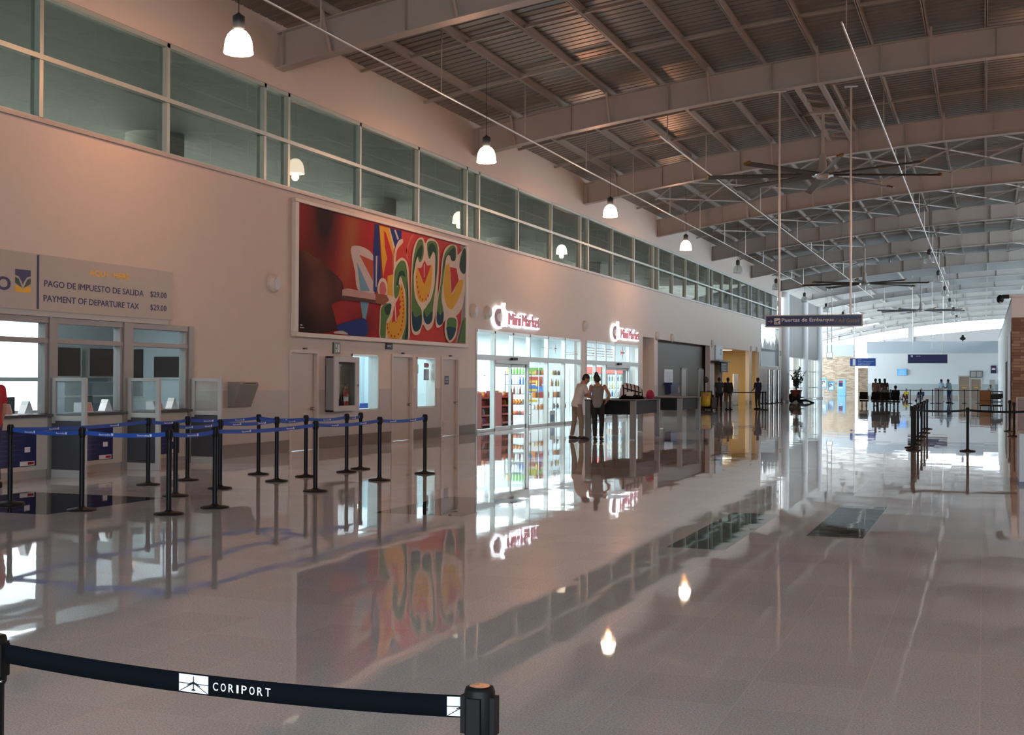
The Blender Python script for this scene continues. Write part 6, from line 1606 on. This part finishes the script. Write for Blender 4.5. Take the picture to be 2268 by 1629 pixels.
# telephones and cash machine before the stone wall
for i, (x, y, z0, z1, lab) in enumerate(((-15.9, 136.6, .86, 1.86, 'left, higher'), (-15.2, 137.2, .55, 1.53, 'right, lower'))):
    t = thing('payphone', 'blue and white pay telephone on a post before the stone wall, the %s one' % lab, 'telephone', (x, y, 0), group='pay telephones')
    p = MB(); p.box(-.08, .08, -.06, .06, 0, z0); p.box(-.2, .2, -.2, .2, 0, .03); p.build('post', M['ltgrey'], t)
    p = MB(); p.box(-.32, .32, -.12, .14, z0, z1); p.build('hood', mat('payphone_blue', (.12, .40, .62), .4), t) if i == 0 else p.build('hood', bpy.data.materials['payphone_blue'], t)
    p = MB(); p.box(-.22, .22, -.13, -.12, z0 + .1, z1 - .2); p.build('face', M['white'], t)
    p = MB(); p.tube([(-.1, -.15, z0 + .35), (-.14, -.16, z0 + .55), (-.05, -.16, z0 + .7), (.08, -.15, z0 + .66), (.1, -.15, z0 + .5)], .035, 8); p.build('handset', M['navypanel'], t)
t = thing('cash_machine', 'tall light blue cash machine before the stone wall', 'cash machine', (-13.9, 135.2, 0))
p = MB(); p.box(-.4, .4, -.3, .3, 0, 1.75); p.build('cabinet', mat('machine_blue', (.22, .50, .68), .4), t, bev=.02)
p = MB(); p.box(-.28, .12, -.31, -.3, 1.0, 1.4, 0); p.box(-.28, .12, -.315, -.3, 1.42, 1.6, 1); p.box(-.28, .12, -.33, -.3, .8, .9, 2); p.build('panel', [M['navypanel'], M['red'], M['white']], t)
# carts at the right
t = thing('wooden_crate_cart', 'orange slatted wooden crate on a black wheeled frame before the far doors', 'cart', (.06, 80.0, 0))
p = MB()
for k in range(5): p.add([(-.3 + k * .125, -.28, .22), (-.2 + k * .125, -.28, .22), (-.225 + k * .142, -.3, 1.05), (-.345 + k * .142, -.3, 1.05), (-.3 + k * .125, -.25, .22), (-.2 + k * .125, -.25, .22), (-.225 + k * .142, -.27, 1.05), (-.345 + k * .142, -.27, 1.05)], [(0, 1, 2, 3), (5, 4, 7, 6), (0, 3, 7, 4), (1, 5, 6, 2), (3, 2, 6, 7), (0, 4, 5, 1)])
p.box(-.34, .36, -.28, .3, .98, 1.06); p.box(-.3, .32, -.26, .28, .2, .95); p.build('crate', M['orange'], t)
p = MB(); p.box(-.34, .34, -.3, .3, .13, .19); p.bar((-.33, -.31, .15), (-.36, -.31, .7), .02, .02); p.bar((.33, -.31, .15), (.36, -.31, .7), .02, .02); p.box(-.34, .35, -.32, -.305, .45, .47); p.build('frame', M['black'], t)
for a in (-.27, .27):
    for b in (-.24, .24): p = MB(); p.cyl((a - .02, b, .065), (a + .02, b, .065), .065, n=14); p.build('wheel', M['black'], t)
for i, (x, y, lab) in enumerate(((.62, 77.8, 'nearer'), (.74, 80.6, 'farther'))):
    t = thing('luggage_trolley', 'black luggage trolley right of the orange crate cart, the %s one' % lab, 'trolley', (x, y, 0), group='luggage trolleys')
    p = MB(); p.box(-.3, .3, -.35, .35, .16, .2); p.tube([(-.28, .33, .18), (-.28, .36, 1.0), (.28, .36, 1.0), (.28, .33, .18)], .02)
    for z in (.4, .6): p.bar((-.28, .34, z), (.28, .34, z), .03, .03)
    p.build('frame', M['black'], t)
    p = MB(); p.box(-.28, .28, .1, .33, .62, .86); p.build('basket', M['dkgrey'], t)
    for a in (-.24, .24):
        for b in (-.3, .3): p = MB(); p.cyl((a - .02, b, .08), (a + .02, b, .08), .08, n=14); p.build('wheel', M['black'], t)
for i, (x0, x1, y, lab) in enumerate(((.95, 1.35, 41.3, 'left one'), (1.42, 2.1, 40.6, 'right one'))):
    t = thing('brown_cabinet', 'brown laminate cabinet panel at the right picture edge, the %s' % lab, 'cabinet', (x0, y, 0), group='brown cabinets')
    p = MB(); p.box(0, x1 - x0, 0, .6, 0, 1.1); p.build('body', M['brown'], t); p = MB(); p.box(-.03, .0, -.01, .6, 0, 1.12); p.box(0, x1 - x0 + .02, -.01, .6, 1.1, 1.12); p.build('edge_strip', M['ltgrey'], t)
t = thing('pale_counter', 'pale blue counter end with a dark plinth at the right picture edge', 'counter', (.5, 21.0, 0))
p = MB(); p.box(0, 1.6, 0, 1.2, .05, .8); p.build('body', mat('pale_blue_laminate', (.42, .50, .55), .4), t, bev=.01); p = MB(); p.box(.0, 1.58, .01, 1.19, 0, .05); p.build('plinth', M['navypanel'], t)
t = thing('security_camera', 'black dome camera on an arm at the top of the brick block', 'camera', (1.0, 61.95, 5.38))
p = MB(); p.box(-.25, .05, -.12, .02, .0, .18); p.build('arm', M['black'], t); p = MB(); p.ell((-.33, -.06, -.02), (.16, .16, .2)); p.build('dome', M['black'], t); p = MB(); p.ell((-.33, -.1, -.16), (.08, .08, .07)); p.build('lens', M['ltgrey'], t)
for i, (x, y) in enumerate(((-8.0, 112), (-4.3, 116), (-11.2, 120))):
    t = thing('ceiling_rod', 'thin white vertical rod hanging under the far roof, %s from the viewer' % ORD[i], 'rod', (x, y, 5.6), group='far ceiling rods')
    p = MB(); p.cyl((0, 0, -1.2), (0, 0, arc(x) + .9 - 5.6), .03, n=8); p.build('tube', M['white'], t)
